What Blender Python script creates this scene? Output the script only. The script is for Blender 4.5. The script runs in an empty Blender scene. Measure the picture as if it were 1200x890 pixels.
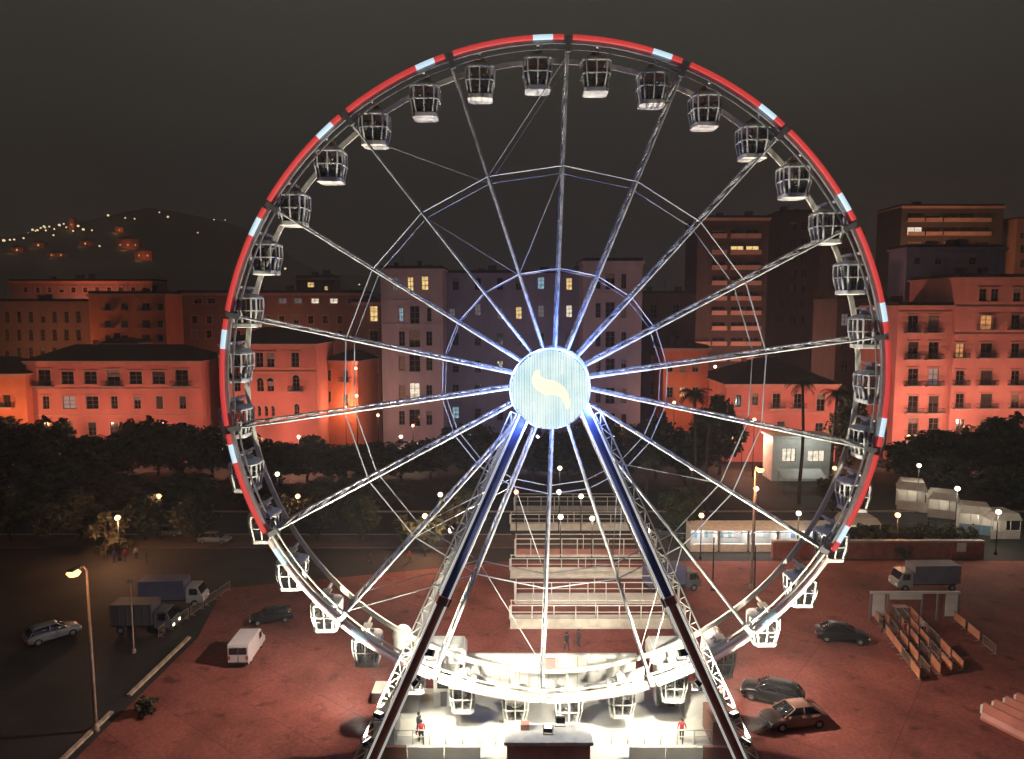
import bpy, bmesh, math, random
from mathutils import Vector, Matrix
random.seed(11)
R = math.radians
scn = bpy.context.scene
col = scn.collection

# ------------------------------------------------------------------ camera, sky, exposure
F, PITCH, H = 850.0, R(5.6), 32.5
cd = bpy.data.cameras.new('camera'); cam = bpy.data.objects.new('camera', cd); col.objects.link(cam)
cd.sensor_width = 36; cd.lens = 36 * F / 1200; cd.clip_end = 6000; cd.clip_start = .5
cam.location = (0, 0, H); cam.rotation_euler = (R(90) - PITCH, 0, 0)
scn.camera = cam
wd = bpy.data.worlds.new('World'); scn.world = wd; wd.use_nodes = True
wn = wd.node_tree; bgn = wn.nodes['Background']
tc = wn.nodes.new('ShaderNodeTexCoord'); sx = wn.nodes.new('ShaderNodeSeparateXYZ')
rp = wn.nodes.new('ShaderNodeValToRGB')
wn.links.new(tc.outputs['Generated'], sx.inputs[0]); wn.links.new(sx.outputs['Z'], rp.inputs['Fac'])
rp.color_ramp.elements[0].position = 0.0; rp.color_ramp.elements[0].color = (.019, .0172, .0152, 1)
rp.color_ramp.elements[1].position = .5; rp.color_ramp.elements[1].color = (.072, .069, .058, 1)
e = rp.color_ramp.elements.new(.17); e.color = (.0235, .0215, .0185, 1)
nz = wn.nodes.new('ShaderNodeTexNoise'); nz.inputs['Scale'].default_value = 2.2; nz.inputs['Detail'].default_value = 5
mr = wn.nodes.new('ShaderNodeMapRange'); mr.inputs['To Min'].default_value = .82; mr.inputs['To Max'].default_value = 1.18
vm = wn.nodes.new('ShaderNodeVectorMath'); vm.operation = 'SCALE'
wn.links.new(tc.outputs['Generated'], nz.inputs['Vector']); wn.links.new(nz.outputs['Fac'], mr.inputs[0]); wn.links.new(rp.outputs['Color'], vm.inputs[0]); wn.links.new(mr.outputs[0], vm.inputs['Scale'])
wn.links.new(vm.outputs[0], bgn.inputs['Color']); bgn.inputs['Strength'].default_value = .86
scn.view_settings.view_transform = 'Standard'; scn.view_settings.look = 'None'
scn.view_settings.exposure = 0; scn.view_settings.gamma = 1
scn.render.engine = 'CYCLES'
cy = scn.cycles
cy.use_denoising = True; cy.max_bounces = 3; cy.diffuse_bounces = 1; cy.glossy_bounces = 1
cy.transmission_bounces = 2; cy.transparent_max_bounces = 12; cy.volume_bounces = 0
cy.sample_clamp_indirect = 4; cy.caustics_reflective = False; cy.caustics_refractive = False
cy.use_light_tree = True; cy.use_adaptive_sampling = True; cy.adaptive_threshold = .03

# ------------------------------------------------------------------ helpers
cP, sP = math.cos(PITCH), math.sin(PITCH)
def ray(px, py):
    u = (px - 600) / F; v = (445 - py) / F
    return Vector((u, cP + v * sP, -sP + v * cP))
def W(px, py, Y):
    d = ray(px, py); t = Y / d.y
    return Vector((d.x * t, Y, H + d.z * t))
def G(px, py, z=0.0):
    d = ray(px, py); t = (z - H) / d.z
    return Vector((d.x * t, d.y * t, z))

class MB:
    def __init__(s): s.v = []; s.f = []; s.m = []
    def face(s, pts, m=0):
        i = len(s.v); s.v += [tuple(p) for p in pts]; s.f.append(tuple(range(i, i + len(pts)))); s.m.append(m)
    def hexa(s, p, m=0):
        i = len(s.v); s.v += [tuple(q) for q in p]
        for f in ((0,3,2,1),(4,5,6,7),(0,1,5,4),(1,2,6,5),(2,3,7,6),(3,0,4,7)):
            s.f.append(tuple(i + k for k in f)); s.m.append(m)
    def box(s, x0, x1, y0, y1, z0, z1, m=0):
        s.hexa([(x0,y0,z0),(x1,y0,z0),(x1,y1,z0),(x0,y1,z0),(x0,y0,z1),(x1,y0,z1),(x1,y1,z1),(x0,y1,z1)], m)
    def bar(s, p, q, w, h=None, m=0, up=None):
        p = Vector(p); q = Vector(q); h = h or w
        d = (q - p).normalized(); u = Vector(up) if up else Vector((0,0,1))
        if abs(d.dot(u)) > .95: u = Vector((0,1,0))
        a = d.cross(u).normalized() * w / 2; b = a.cross(d).normalized() * h / 2
        s.hexa([p-a-b, p+a-b, p+a+b, p-a+b, q-a-b, q+a-b, q+a+b, q-a+b], m)
    def tube(s, p, q, r0, r1=None, n=8, m=0, cap=True):
        p = Vector(p); q = Vector(q); r1 = r0 if r1 is None else r1
        d = (q - p).normalized(); u = Vector((0,0,1)) if abs(d.z) < .9 else Vector((0,1,0))
        a = d.cross(u).normalized(); b = d.cross(a)
        i = len(s.v)
        for k in range(n):
            t = 2 * math.pi * k / n; o = a * math.cos(t) + b * math.sin(t)
            s.v.append(tuple(p + o * r0)); s.v.append(tuple(q + o * r1))
        for k in range(n):
            j = (k + 1) % n
            s.f.append((i + 2*k, i + 2*k + 1, i + 2*j + 1, i + 2*j)); s.m.append(m)
        if cap:
            s.f.append(tuple(i + 2*k for k in range(n))); s.m.append(m)
            s.f.append(tuple(i + 2*k + 1 for k in reversed(range(n)))); s.m.append(m)
    def lathe(s, prof, n=12, c=(0,0,0), m=0, axis='z'):
        i = len(s.v); L = len(prof)
        for k in range(n):
            t = 2 * math.pi * k / n; co, si = math.cos(t), math.sin(t)
            for r, z in prof:
                s.v.append((c[0]+r*co, c[1]+r*si, c[2]+z) if axis == 'z' else (c[0]+r*co, c[1]+z, c[2]+r*si))
        for k in range(n):
            j = (k + 1) % n
            for l in range(L - 1):
                s.f.append((i+k*L+l, i+j*L+l, i+j*L+l+1, i+k*L+l+1)); s.m.append(m)
    def prism(s, pts, y0, y1, m=0):      # closed outline in x,z swept along y
        n = len(pts); i = len(s.v)
        s.v += [(x, y0, z) for x, z in pts] + [(x, y1, z) for x, z in pts]
        s.f.append(tuple(range(i, i+n))); s.m.append(m); s.f.append(tuple(range(i+2*n-1, i+n-1, -1))); s.m.append(m)
        for k in range(n):
            j = (k+1) % n; s.f.append((i+k, i+n+k, i+n+j, i+j)); s.m.append(m)
    def mesh(s, name, mats, smooth=False):
        me = bpy.data.meshes.new(name); me.from_pydata(s.v, [], s.f)
        for mt in (mats if isinstance(mats, (list, tuple)) else [mats]): me.materials.append(mt)
        me.polygons.foreach_set('material_index', s.m)
        bm = bmesh.new(); bm.from_mesh(me); bmesh.ops.recalc_face_normals(bm, faces=bm.faces); bm.to_mesh(me); bm.free()
        if smooth: me.polygons.foreach_set('use_smooth', [True] * len(me.polygons))
        me.update(); return me
    def build(s, name, mats, parent=None, smooth=False, loc=None):
        return obj(name, s.mesh(name, mats, smooth), parent, loc)

def obj(name, me, parent=None, loc=None, rz=0):
    o = bpy.data.objects.new(name, me); col.objects.link(o); o.parent = parent
    if loc is not None: o.location = loc
    if rz: o.rotation_euler.z = rz
    return o
def tag(o, label=None, cat=None, group=None, kind=None):
    if label: o['label'] = label
    if cat: o['category'] = cat
    if group: o['group'] = group
    if kind: o['kind'] = kind
    return o
def thing(name, label, cat, loc=(0,0,0), rz=0, group=None):
    return tag(obj(name, None, None, loc, rz), label, cat, group)
kids = {}
def copy_tree(o, parent=None):
    c = o.copy(); col.objects.link(c); c.parent = parent
    for ch in kids_of(o): copy_tree(ch, c)
    return c
def kids_of(o): return list(o.children)

# ------------------------------------------------------------------ materials
def mat(name, c, rough=.7, metal=0.0, var=0.0, scale=3.0, bump=0.0, spec=.4, stretch=None):
    m = bpy.data.materials.new(name); m.use_nodes = True; nt = m.node_tree; b = nt.nodes['Principled BSDF']
    b.inputs['Base Color'].default_value = (*c, 1); b.inputs['Roughness'].default_value = rough
    b.inputs['Metallic'].default_value = metal; b.inputs['Specular IOR Level'].default_value = spec
    if var or bump:
        t = nt.nodes.new('ShaderNodeTexCoord'); n = nt.nodes.new('ShaderNodeTexNoise'); src = t.outputs['Object']
        if stretch:
            mp = nt.nodes.new('ShaderNodeMapping'); mp.inputs['Scale'].default_value = stretch
            nt.links.new(src, mp.inputs[0]); src = mp.outputs[0]
        n.inputs['Scale'].default_value = scale; n.inputs['Detail'].default_value = 6
        nt.links.new(src, n.inputs['Vector'])
        if var:
            r = nt.nodes.new('ShaderNodeValToRGB')
            r.color_ramp.elements[0].position = .3; r.color_ramp.elements[1].position = .72
            r.color_ramp.elements[0].color = (*[x * (1 - var) for x in c], 1)
            r.color_ramp.elements[1].color = (*[min(1, x * (1 + var * .6)) for x in c], 1)
            nt.links.new(n.outputs['Fac'], r.inputs[0]); nt.links.new(r.outputs[0], b.inputs['Base Color'])
        if bump:
            bp = nt.nodes.new('ShaderNodeBump'); bp.inputs['Strength'].default_value = bump
            nt.links.new(n.outputs['Fac'], bp.inputs['Height']); nt.links.new(bp.outputs[0], b.inputs['Normal'])
    return m
def emit(name, c, s, base=(.3,.3,.3)):
    m = bpy.data.materials.new(name); m.use_nodes = True; b = m.node_tree.nodes['Principled BSDF']
    b.inputs['Base Color'].default_value = (*base, 1); b.inputs['Emission Color'].default_value = (*c, 1)
    b.inputs['Emission Strength'].default_value = s; b.inputs['Roughness'].default_value = .5
    return m
def lit_window(name, c, s):      # lit room behind curtains: uneven glow
    m = emit(name, c, s); nt = m.node_tree; b = nt.nodes['Principled BSDF']
    t = nt.nodes.new('ShaderNodeTexCoord'); n = nt.nodes.new('ShaderNodeTexNoise'); n.inputs['Scale'].default_value = 1.6
    r = nt.nodes.new('ShaderNodeMapRange'); r.inputs['From Min'].default_value = .3; r.inputs['From Max'].default_value = .7
    r.inputs['To Min'].default_value = s * .45; r.inputs['To Max'].default_value = s * 1.3
    nt.links.new(t.outputs['Object'], n.inputs['Vector']); nt.links.new(n.outputs['Fac'], r.inputs[0]); nt.links.new(r.outputs[0], b.inputs['Emission Strength'])
    return m
def glass_mat(name, tint, opac, rough=.05):
    m = bpy.data.materials.new(name); m.use_nodes = True; nt = m.node_tree
    b = nt.nodes['Principled BSDF']; b.inputs['Base Color'].default_value = (*tint, 1); b.inputs['Roughness'].default_value = rough
    tr = nt.nodes.new('ShaderNodeBsdfTransparent'); mx = nt.nodes.new('ShaderNodeMixShader'); mx.inputs[0].default_value = opac
    nt.links.new(tr.outputs[0], mx.inputs[1]); nt.links.new(b.outputs[0], mx.inputs[2])
    nt.links.new(mx.outputs[0], nt.nodes['Material Output'].inputs['Surface'])
    return m
M = {}
M['white'] = mat('white_paint', (.70,.68,.60), .45, 0, .2, 1.5)
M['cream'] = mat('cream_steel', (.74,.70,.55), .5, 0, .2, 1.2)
M['spoke'] = mat('spoke_steel', (.54,.54,.50), .45, 0, .5, 1.6)
M['cable'] = mat('steel_cable', (.42,.42,.39), .4, .1)
M['deckw'] = mat('white_deck', (.74,.70,.60), .5, 0, .18, .6)
M['panelw'] = mat('white_panel', (.78,.74,.66), .5, 0, .14, .8)
M['navy'] = mat('navy_steel', (.06,.075,.2), .35, 0, .2, 1)
M['maroon'] = mat('maroon_steel', (.36,.13,.10), .45, 0, .25, 1.2)
M['brown'] = mat('brown_panel', (.52,.27,.2), .5, 0, .2, .8)
M['dark'] = mat('dark_steel', (.03,.03,.03), .4, .5)
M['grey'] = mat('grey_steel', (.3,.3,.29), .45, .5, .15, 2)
M['cabglass'] = glass_mat('cabin_glass', (.018,.016,.015), .42)
M['seat'] = mat('seat_vinyl', (.5,.5,.47), .6)
M['led_red'] = emit('red_led_tube', (1,.07,.06), .56, (.12,.02,.018))
M['led_off'] = emit('faint_pink_led_tube', (1,.3,.24), .10, (.72,.6,.52))
M['led_white'] = emit('white_led_tube', (.62,.85,1), .85, (.2,.2,.2))
M['leg_led'] = emit('leg_light_strip', (1,.97,.9), .42, (.7,.7,.66))
M['pane'] = mat('window_glass', (.012,.012,.014), .12, 0, 0, 1, 0, .5)
M['frame'] = mat('window_frame', (.16,.11,.09), .6)
M['shutter'] = mat('shutter_paint', (.05,.04,.035), .7, 0, .3, 2)
M['blind'] = mat('roller_blind', (.28,.22,.18), .8, 0, .3, 1.5)
M['lit_y'] = lit_window('lit_warm', (1,.68,.25), 1.0)
M['lit_w'] = lit_window('lit_white', (1,.86,.66), 1.0)
M['lit_b'] = lit_window('lit_cyan', (.45,.8,.95), .5)
M['lit_o'] = lit_window('lit_orange', (1,.42,.14), .7)
M['lit_d'] = lit_window('lit_dim', (.8,.75,.8), .14)
M['rooft'] = mat('roof_tile_dark', (.05,.035,.03), .9, 0, .4, 1.2, .3)
M['rail'] = mat('iron_rail', (.03,.025,.025), .6)
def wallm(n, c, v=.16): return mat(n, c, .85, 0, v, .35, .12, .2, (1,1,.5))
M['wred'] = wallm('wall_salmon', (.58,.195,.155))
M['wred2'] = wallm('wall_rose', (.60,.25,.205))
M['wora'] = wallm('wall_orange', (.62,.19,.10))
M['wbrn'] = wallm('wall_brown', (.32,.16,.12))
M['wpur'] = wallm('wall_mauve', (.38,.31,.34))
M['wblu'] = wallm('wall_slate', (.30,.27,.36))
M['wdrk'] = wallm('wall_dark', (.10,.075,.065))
M['wbal'] = wallm('balcony_parapet', (.62,.38,.30))
M['wtow'] = wallm('wall_tower', (.36,.2,.14))
M['stone'] = mat('pale_stone', (.42,.38,.33), .85, 0, .25, 1.5, .2)
M['trim'] = mat('trim_stucco', (.5,.26,.2), .8, 0, .15, 1)
M['bark'] = mat('bark', (.06,.045,.035), .95, 0, .4, 4, .4)
M['leaf'] = mat('leaf', (.040,.055,.022), .7, 0, .45, .9)
M['leaf2'] = mat('leaf_olive', (.055,.058,.028), .7, 0, .45, .9)
M['frond'] = mat('palm_frond', (.04,.055,.022), .6, 0, .3, 1.5)
M['tyre'] = mat('tyre', (.02,.02,.02), .9)
M['rim'] = mat('wheel_rim', (.4,.4,.4), .35, .8)
M['autog'] = mat('car_glass', (.01,.01,.012), .06, 0, 0, 1, 0, .6)
M['head'] = emit('head_light', (1,.9,.7), .25, (.6,.6,.6))
M['headon'] = emit('head_light_on', (1,.85,.5), 6)
M['tail'] = emit('tail_light', (.8,.05,.03), .1, (.3,.02,.02))
def paint(n, c): return mat(n, c, .35, 0, .06, 1, 0, .25)
M['kerb'] = mat('kerb_stone', (.42,.32,.24), .85, 0, .3, 2, .2)
M['brick'] = mat('red_brick', (.36,.12,.085), .85, 0, .3, 1.2, .2)
M['skin'] = mat('skin', (.45,.28,.2), .6)
M['hair'] = mat('hair', (.03,.02,.015), .7)
M['bulb_o'] = emit('bulb_sodium', (1,.5,.17), 3.6)
M['bulb_r'] = emit('bulb_red', (1,.25,.1), 3)
M['bulb_w'] = emit('bulb_white', (1,.84,.58), 3.2)

def ground_mat(name, c, c2, s=.08, streak=True, rough=.8, spec=.3):
    m = bpy.data.materials.new(name); m.use_nodes = True; nt = m.node_tree; b = nt.nodes['Principled BSDF']
    t = nt.nodes.new('ShaderNodeTexCoord'); n1 = nt.nodes.new('ShaderNodeTexNoise'); n2 = nt.nodes.new('ShaderNodeTexNoise')
    mp = nt.nodes.new('ShaderNodeMapping'); mp.inputs['Rotation'].default_value = (0, 0, R(38)); mp.inputs['Scale'].default_value = (.22, .018, 1)
    n1.inputs['Scale'].default_value = s; n1.inputs['Detail'].default_value = 8; n1.inputs['Roughness'].default_value = .65
    n2.inputs['Scale'].default_value = 1.0; n2.inputs['Detail'].default_value = 4
    n3 = nt.nodes.new('ShaderNodeTexNoise'); n3.inputs['Scale'].default_value = 9; n3.inputs['Detail'].default_value = 3
    nt.links.new(t.outputs['Object'], n1.inputs['Vector']); nt.links.new(t.outputs['Object'], mp.inputs[0]); nt.links.new(mp.outputs[0], n2.inputs['Vector'])
    nt.links.new(t.outputs['Object'], n3.inputs['Vector'])
    a = nt.nodes.new('ShaderNodeMath'); a.operation = 'MULTIPLY'
    a2 = nt.nodes.new('ShaderNodeMath'); a2.operation = 'MULTIPLY_ADD'; a2.inputs[1].default_value = .5; a2.inputs[2].default_value = .72
    nt.links.new(n1.outputs['Fac'], a.inputs[0])
    if streak: nt.links.new(n2.outputs['Fac'], a2.inputs[0])
    else: nt.links.new(n3.outputs['Fac'], a2.inputs[0])
    nt.links.new(a2.outputs[0], a.inputs[1])
    r = nt.nodes.new('ShaderNodeValToRGB'); r.color_ramp.elements[0].position = .34; r.color_ramp.elements[1].position = .62
    r.color_ramp.elements[0].color = (*c, 1); r.color_ramp.elements[1].color = (*c2, 1)
    nt.links.new(a.outputs[0], r.inputs[0]); nt.links.new(r.outputs[0], b.inputs['Base Color'])
    if streak:
        br = nt.nodes.new('ShaderNodeTexBrick'); br.inputs['Scale'].default_value = 1; br.inputs['Brick Width'].default_value = 9; br.inputs['Row Height'].default_value = 4.5; br.inputs['Mortar Size'].default_value = .035; br.offset = 0
        br.inputs['Color1'].default_value = (1,1,1,1); br.inputs['Color2'].default_value = (.84,.84,.86,1); br.inputs['Mortar'].default_value = (.45,.45,.45,1)
        m2 = nt.nodes.new('ShaderNodeMapping'); m2.inputs['Rotation'].default_value = (0, 0, R(38)); nt.links.new(t.outputs['Object'], m2.inputs[0]); nt.links.new(m2.outputs[0], br.inputs['Vector'])
        n4 = nt.nodes.new('ShaderNodeTexNoise'); n4.inputs['Scale'].default_value = .55; n4.inputs['Detail'].default_value = 3; nt.links.new(t.outputs['Object'], n4.inputs['Vector'])
        r4 = nt.nodes.new('ShaderNodeValToRGB'); r4.color_ramp.elements[0].position = .27; r4.color_ramp.elements[0].color = (.35,.35,.35,1); r4.color_ramp.elements[1].position = .40; r4.color_ramp.elements[1].color = (1,1,1,1); nt.links.new(n4.outputs['Fac'], r4.inputs[0])
        x1 = nt.nodes.new('ShaderNodeMixRGB'); x1.blend_type = 'MULTIPLY'; x1.inputs[0].default_value = .8; nt.links.new(r.outputs[0], x1.inputs[1]); nt.links.new(br.outputs['Color'], x1.inputs[2])
        x2 = nt.nodes.new('ShaderNodeMixRGB'); x2.blend_type = 'MULTIPLY'; x2.inputs[0].default_value = .9; nt.links.new(x1.outputs[0], x2.inputs[1]); nt.links.new(r4.outputs[0], x2.inputs[2]); n5 = nt.nodes.new('ShaderNodeTexNoise'); n5.inputs['Scale'].default_value = 3.2; n5.inputs['Detail'].default_value = 8; n5.inputs['Roughness'].default_value = .75; nt.links.new(t.outputs['Object'], n5.inputs['Vector'])
        m5 = nt.nodes.new('ShaderNodeMapRange'); m5.inputs['From Min'].default_value = .3; m5.inputs['From Max'].default_value = .7; m5.inputs['To Min'].default_value = .62; m5.inputs['To Max'].default_value = 1.3; nt.links.new(n5.outputs['Fac'], m5.inputs[0])
        v5 = nt.nodes.new('ShaderNodeVectorMath'); v5.operation = 'SCALE'; nt.links.new(x2.outputs[0], v5.inputs[0]); nt.links.new(m5.outputs[0], v5.inputs['Scale']); nt.links.new(v5.outputs[0], b.inputs['Base Color'])
    bp = nt.nodes.new('ShaderNodeBump'); bp.inputs['Strength'].default_value = .35; bp.inputs['Distance'].default_value = .05
    nt.links.new(n3.outputs['Fac'], bp.inputs['Height']); nt.links.new(bp.outputs[0], b.inputs['Normal'])
    b.inputs['Roughness'].default_value = rough; b.inputs['Specular IOR Level'].default_value = spec
    return m
M['g_dark'] = ground_mat('dark_asphalt', (.022,.020,.018), (.045,.04,.036), .15, False)
M['g_lot'] = ground_mat('reddish_asphalt', (.15,.045,.034), (.32,.10,.077), .1)
M['g_prom'] = ground_mat('promenade_paving', (.06,.042,.034), (.12,.085,.068), .2, False)
M['g_park'] = ground_mat('park_earth', (.025,.022,.014), (.045,.038,.024), .3, False)
M['g_hill'] = ground_mat('hill_scrub', (.085,.078,.066), (.16,.15,.125), .01, False)

# ------------------------------------------------------------------ ground and terrain
def sheet(name, pts, z, m, lab=None):
    b = MB(); b.face([(p[0], p[1], z) for p in pts]); o = b.build(name, m); tag(o, lab, None, None, 'structure'); return o
def slab(name, pts, z0, z1, m):
    b = MB(); n = len(pts)
    b.face([(p[0], p[1], z1) for p in pts])
    for k in range(n):
        p, q = pts[k], pts[(k+1) % n]; b.face([(p[0],p[1],z0),(q[0],q[1],z0),(q[0],q[1],z1),(p[0],p[1],z1)])
    o = b.build(name, m); o['kind'] = 'structure'; return o
sheet('ground', [(-2500,-300),(2500,-300),(2500,3500),(-2500,3500)], 0, M['g_dark'])
k0, k1 = G(75, 890), G(222, 748)
lot = [(k0.x - 12 * (k1.x-k0.x)/(k1.y-k0.y) * 3 , k0.y - 36), (k0.x + .8, k0.y), (k1.x + .8, k1.y), (G(262,690).x, G(262,690).y), (G(600,672).x, 91), (70, 91), (95, 20)]
sheet('parking_lot', lot, .004, M['g_lot'])
PROM0, PROM1 = 93.0, 101.5
slab('promenade_pavement', [(-160,PROM0+3),(G(905,640).x-14,PROM0+3),(G(905,640).x-14,PROM1),(-160,PROM1)], 0, .14, M['g_prom'])
sheet('road', [(-400,PROM1+.4),(400,PROM1+.4),(400,113.5),(-400,113.5)], .004, mat('road_asphalt', (.032,.028,.026), .8, 0, .3, .5, .2))
slab('park_ground', [(-400,114),(400,114),(400,143.5),(-400,143.5)], 0, .14, M['g_park'])
b = MB()
for x in range(-150, 150, 6): b.box(x, x + 3, 107.4, 107.55, .008, .012)
tag(b.build('road_marking', mat('road_paint', (.16,.15,.14), .7, 0, .2, 3)), None, None, None, 'structure')
b = MB()
for i in range(40):
    b.box(-160 + i*4, -156.04 + i*4, PROM1, PROM1 + .4, 0, .16)
for i in range(75): b.box(-150 + i*4, -146.04 + i*4, 113.5, 114, 0, .17)
tag(b.build('kerb', M['kerb']), None, None, None, 'structure')

# hills far behind the town
hb = MB(); NX, NY = 60, 14
def hillz(x, y):
    t = max(0, min(1, (y - 420) / 700)); s = max(.0, min(1, (120 - x) / 700))
    return t * (40 + 150 * s ** 1.1 * (0.75 + .25 * math.sin(x * .011 + 1)) + 14 * math.sin(x * .021) * math.sin(y * .006)) * (1 if y < 1120 else 1)
gv = [(-1500 + 3000 * i / NX, 400 + 1000 * j / NY) for j in range(NY + 1) for i in range(NX + 1)]
hb.v = [(x, y, hillz(x, y) - .5) for x, y in gv]
for j in range(NY):
    for i in range(NX):
        a = j * (NX + 1) + i; hb.f.append((a, a + 1, a + NX + 2, a + NX + 1)); hb.m.append(0)
tag(hb.build('hills', M['g_hill'], smooth=True), None, None, None, 'structure')
def on_hill(px, py):
    d = ray(px, py); p = Vector((0, 0, H)); t = 400
    while t < 1500:
        q = Vector((0, 0, H)) + d * t
        if q.z < hillz(q.x, q.y): return Vector((q.x, q.y, hillz(q.x, q.y)))
        t += 4
    q = Vector((0,0,H)) + d * 1000; return Vector((q.x, q.y, hillz(q.x, q.y)))

# ------------------------------------------------------------------ ferris wheel
HX, HY, HZ = 3.0, 52.0, H - 5.2
PH = R(1.9); RW = 23.15; YF, YB = HY - 1.65, HY + 1.65
def wp(a, r, y): return Vector((HX + r * math.sin(a), y, HZ + r * math.cos(a)))
def wl(a, r, y): return Vector((r * math.sin(a), y, r * math.cos(a)))      # local to the hub
wheel = thing('ferris_wheel', 'giant ferris wheel with red glowing rim and white lattice spokes', 'ferris wheel', (HX, 0, HZ))
def arc_bar(b, a0, a1, r, y, wr, wy, n=6, m=0):
    pr = None
    for k in range(n + 1):
        a = a0 + (a1 - a0) * k / n
        ring = [wl(a, r - wr/2, y - wy/2), wl(a, r + wr/2, y - wy/2), wl(a, r + wr/2, y + wy/2), wl(a, r - wr/2, y + wy/2)]
        i = len(b.v); b.v += [tuple(p) for p in ring]
        if k == 0: b.f.append((i, i+1, i+2, i+3)); b.m.append(m)
        else:
            for q in range(4):
                b.f.append((i-4+q, i-4+(q+1) % 4, i+(q+1) % 4, i+q)); b.m.append(m)
        if k == n: b.f.append((i+3, i+2, i+1, i)); b.m.append(m)
def arc_tube(b, a0, a1, r, y, rad, n=8, s=8, m=0):
    for k in range(n + 1):
        a = a0 + (a1 - a0) * k / n; i = len(b.v)
        for q in range(s):
            t = 2 * math.pi * q / s
            b.v.append(tuple(wl(a, r + rad * math.cos(t), y + rad * math.sin(t))))
        if k:
            for q in range(s): b.f.append((i-s+q, i-s+(q+1) % s, i+(q+1) % s, i+q)); b.m.append(m)
        if k in (0, n): b.f.append(tuple(i + q for q in range(s))); b.m.append(m)
for k in range(18):
    a = PH + R(20) * k; a1 = a + R(20)
    b = MB(); arc_bar(b, a + R(.15), a1 - R(.15), RW - .22, YF + .12, .22, .3)
    arc_bar(b, a + R(.15), a1 - R(.15), RW - .62, YF + .2, .1, .1)
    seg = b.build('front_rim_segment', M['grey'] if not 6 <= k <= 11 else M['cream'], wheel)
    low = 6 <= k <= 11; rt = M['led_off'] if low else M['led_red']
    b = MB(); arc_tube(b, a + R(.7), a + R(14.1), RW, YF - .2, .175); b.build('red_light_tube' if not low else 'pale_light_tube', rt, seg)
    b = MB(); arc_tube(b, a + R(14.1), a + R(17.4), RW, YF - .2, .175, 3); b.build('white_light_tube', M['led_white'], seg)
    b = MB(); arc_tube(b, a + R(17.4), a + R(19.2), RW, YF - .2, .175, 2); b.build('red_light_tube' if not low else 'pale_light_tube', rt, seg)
    b = MB(); arc_bar(b, a + R(.15), a1 - R(.15), RW - .45, YB, .34, .2)
    b.build('back_rim_segment', M['cream'], wheel)
    # spoke: front chord, back chord, zigzag between
    b = MB(); r0, r1, h0, h1 = 2.3, RW - .9, 1.1, 1.6
    b.tube(wl(a, r0, HY - h0), wl(a, r1, HY - h1), .10, .085, 6); b.tube(wl(a, r0, HY + h0), wl(a, r1, HY + h1), .10, .085, 6)
    nz = 26
    for q in range(nz):
        f0, f1 = q / nz, (q + 1) / nz; s0 = 1 if q % 2 else -1
        p = wl(a, r0 + (r1-r0) * f0, HY + s0 * (h0 + (h1-h0) * f0)); t = wl(a, r0 + (r1-r0) * f1, HY - s0 * (h0 + (h1-h0) * f1))
        b.bar(p, t, .06)
        if q % 2 == 0 and q: b.bar(wl(a, r0 + (r1-r0) * f0, HY - (h0 + (h1-h0) * f0)), wl(a, r0 + (r1-r0) * f0, HY + (h0 + (h1-h0) * f0)), .08)
    b.build('spoke', M['spoke'], wheel)
    b = MB()
    for dr in (-.4, -1.0): b.bar(wl(a, RW + dr, YF), wl(a, RW + dr, YB), .2)
    b.bar(wl(a, RW + .1, YF - .1), wl(a, RW - .9, YF - .1), .36, .2, 0, (0,1,0))
    b.build('rim_tie', M['grey'], wheel)
    b = MB()       # ring cables to the next spoke
    for (rr, hh, th) in ((14.9, 1.45, .05), (8.0, 1.22, .04)):
        for s in (-1, 1): b = MB(); b.tube(wl(a, rr, HY + s * hh), wl(a1, rr, HY + s * hh), th, th, 5); b.build('ring_brace', M['cable'], wheel)
    if k in (17, 7, 10):      # cross-braced bays
        for da in (-1, 1):
            n = a + da * R(20)
            for s in (-1, 1):
                if s == 1 or da == 1:
                    b = MB(); b.tube(wl(a, 14.9, HY + s * 1.45), wl(n, RW - 1, HY + s * 1.6), .04, .04, 5); b.build('diagonal_brace', M['cable'], wheel)
                    b = MB(); b.tube(wl(n, 14.9, HY + s * 1.45), wl(a, 8.0, HY + s * 1.22), .035, .035, 5); b.build('diagonal_brace', M['cable'], wheel)
b = MB()
b.lathe([(0, -3.3), (.85, -3.3), (.85, 3.3), (0, 3.3)], 20, (0, HY, 0), 0, 'y')
for s in (-1, 1): b.lathe([(.8, s*1.1-.12), (2.5, s*1.1-.12), (2.5, s*1.1+.12), (.8, s*1.1+.12)], 36, (0, HY, 0), 0, 'y')
b.build('hub', M['white'], wheel, True)

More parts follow.
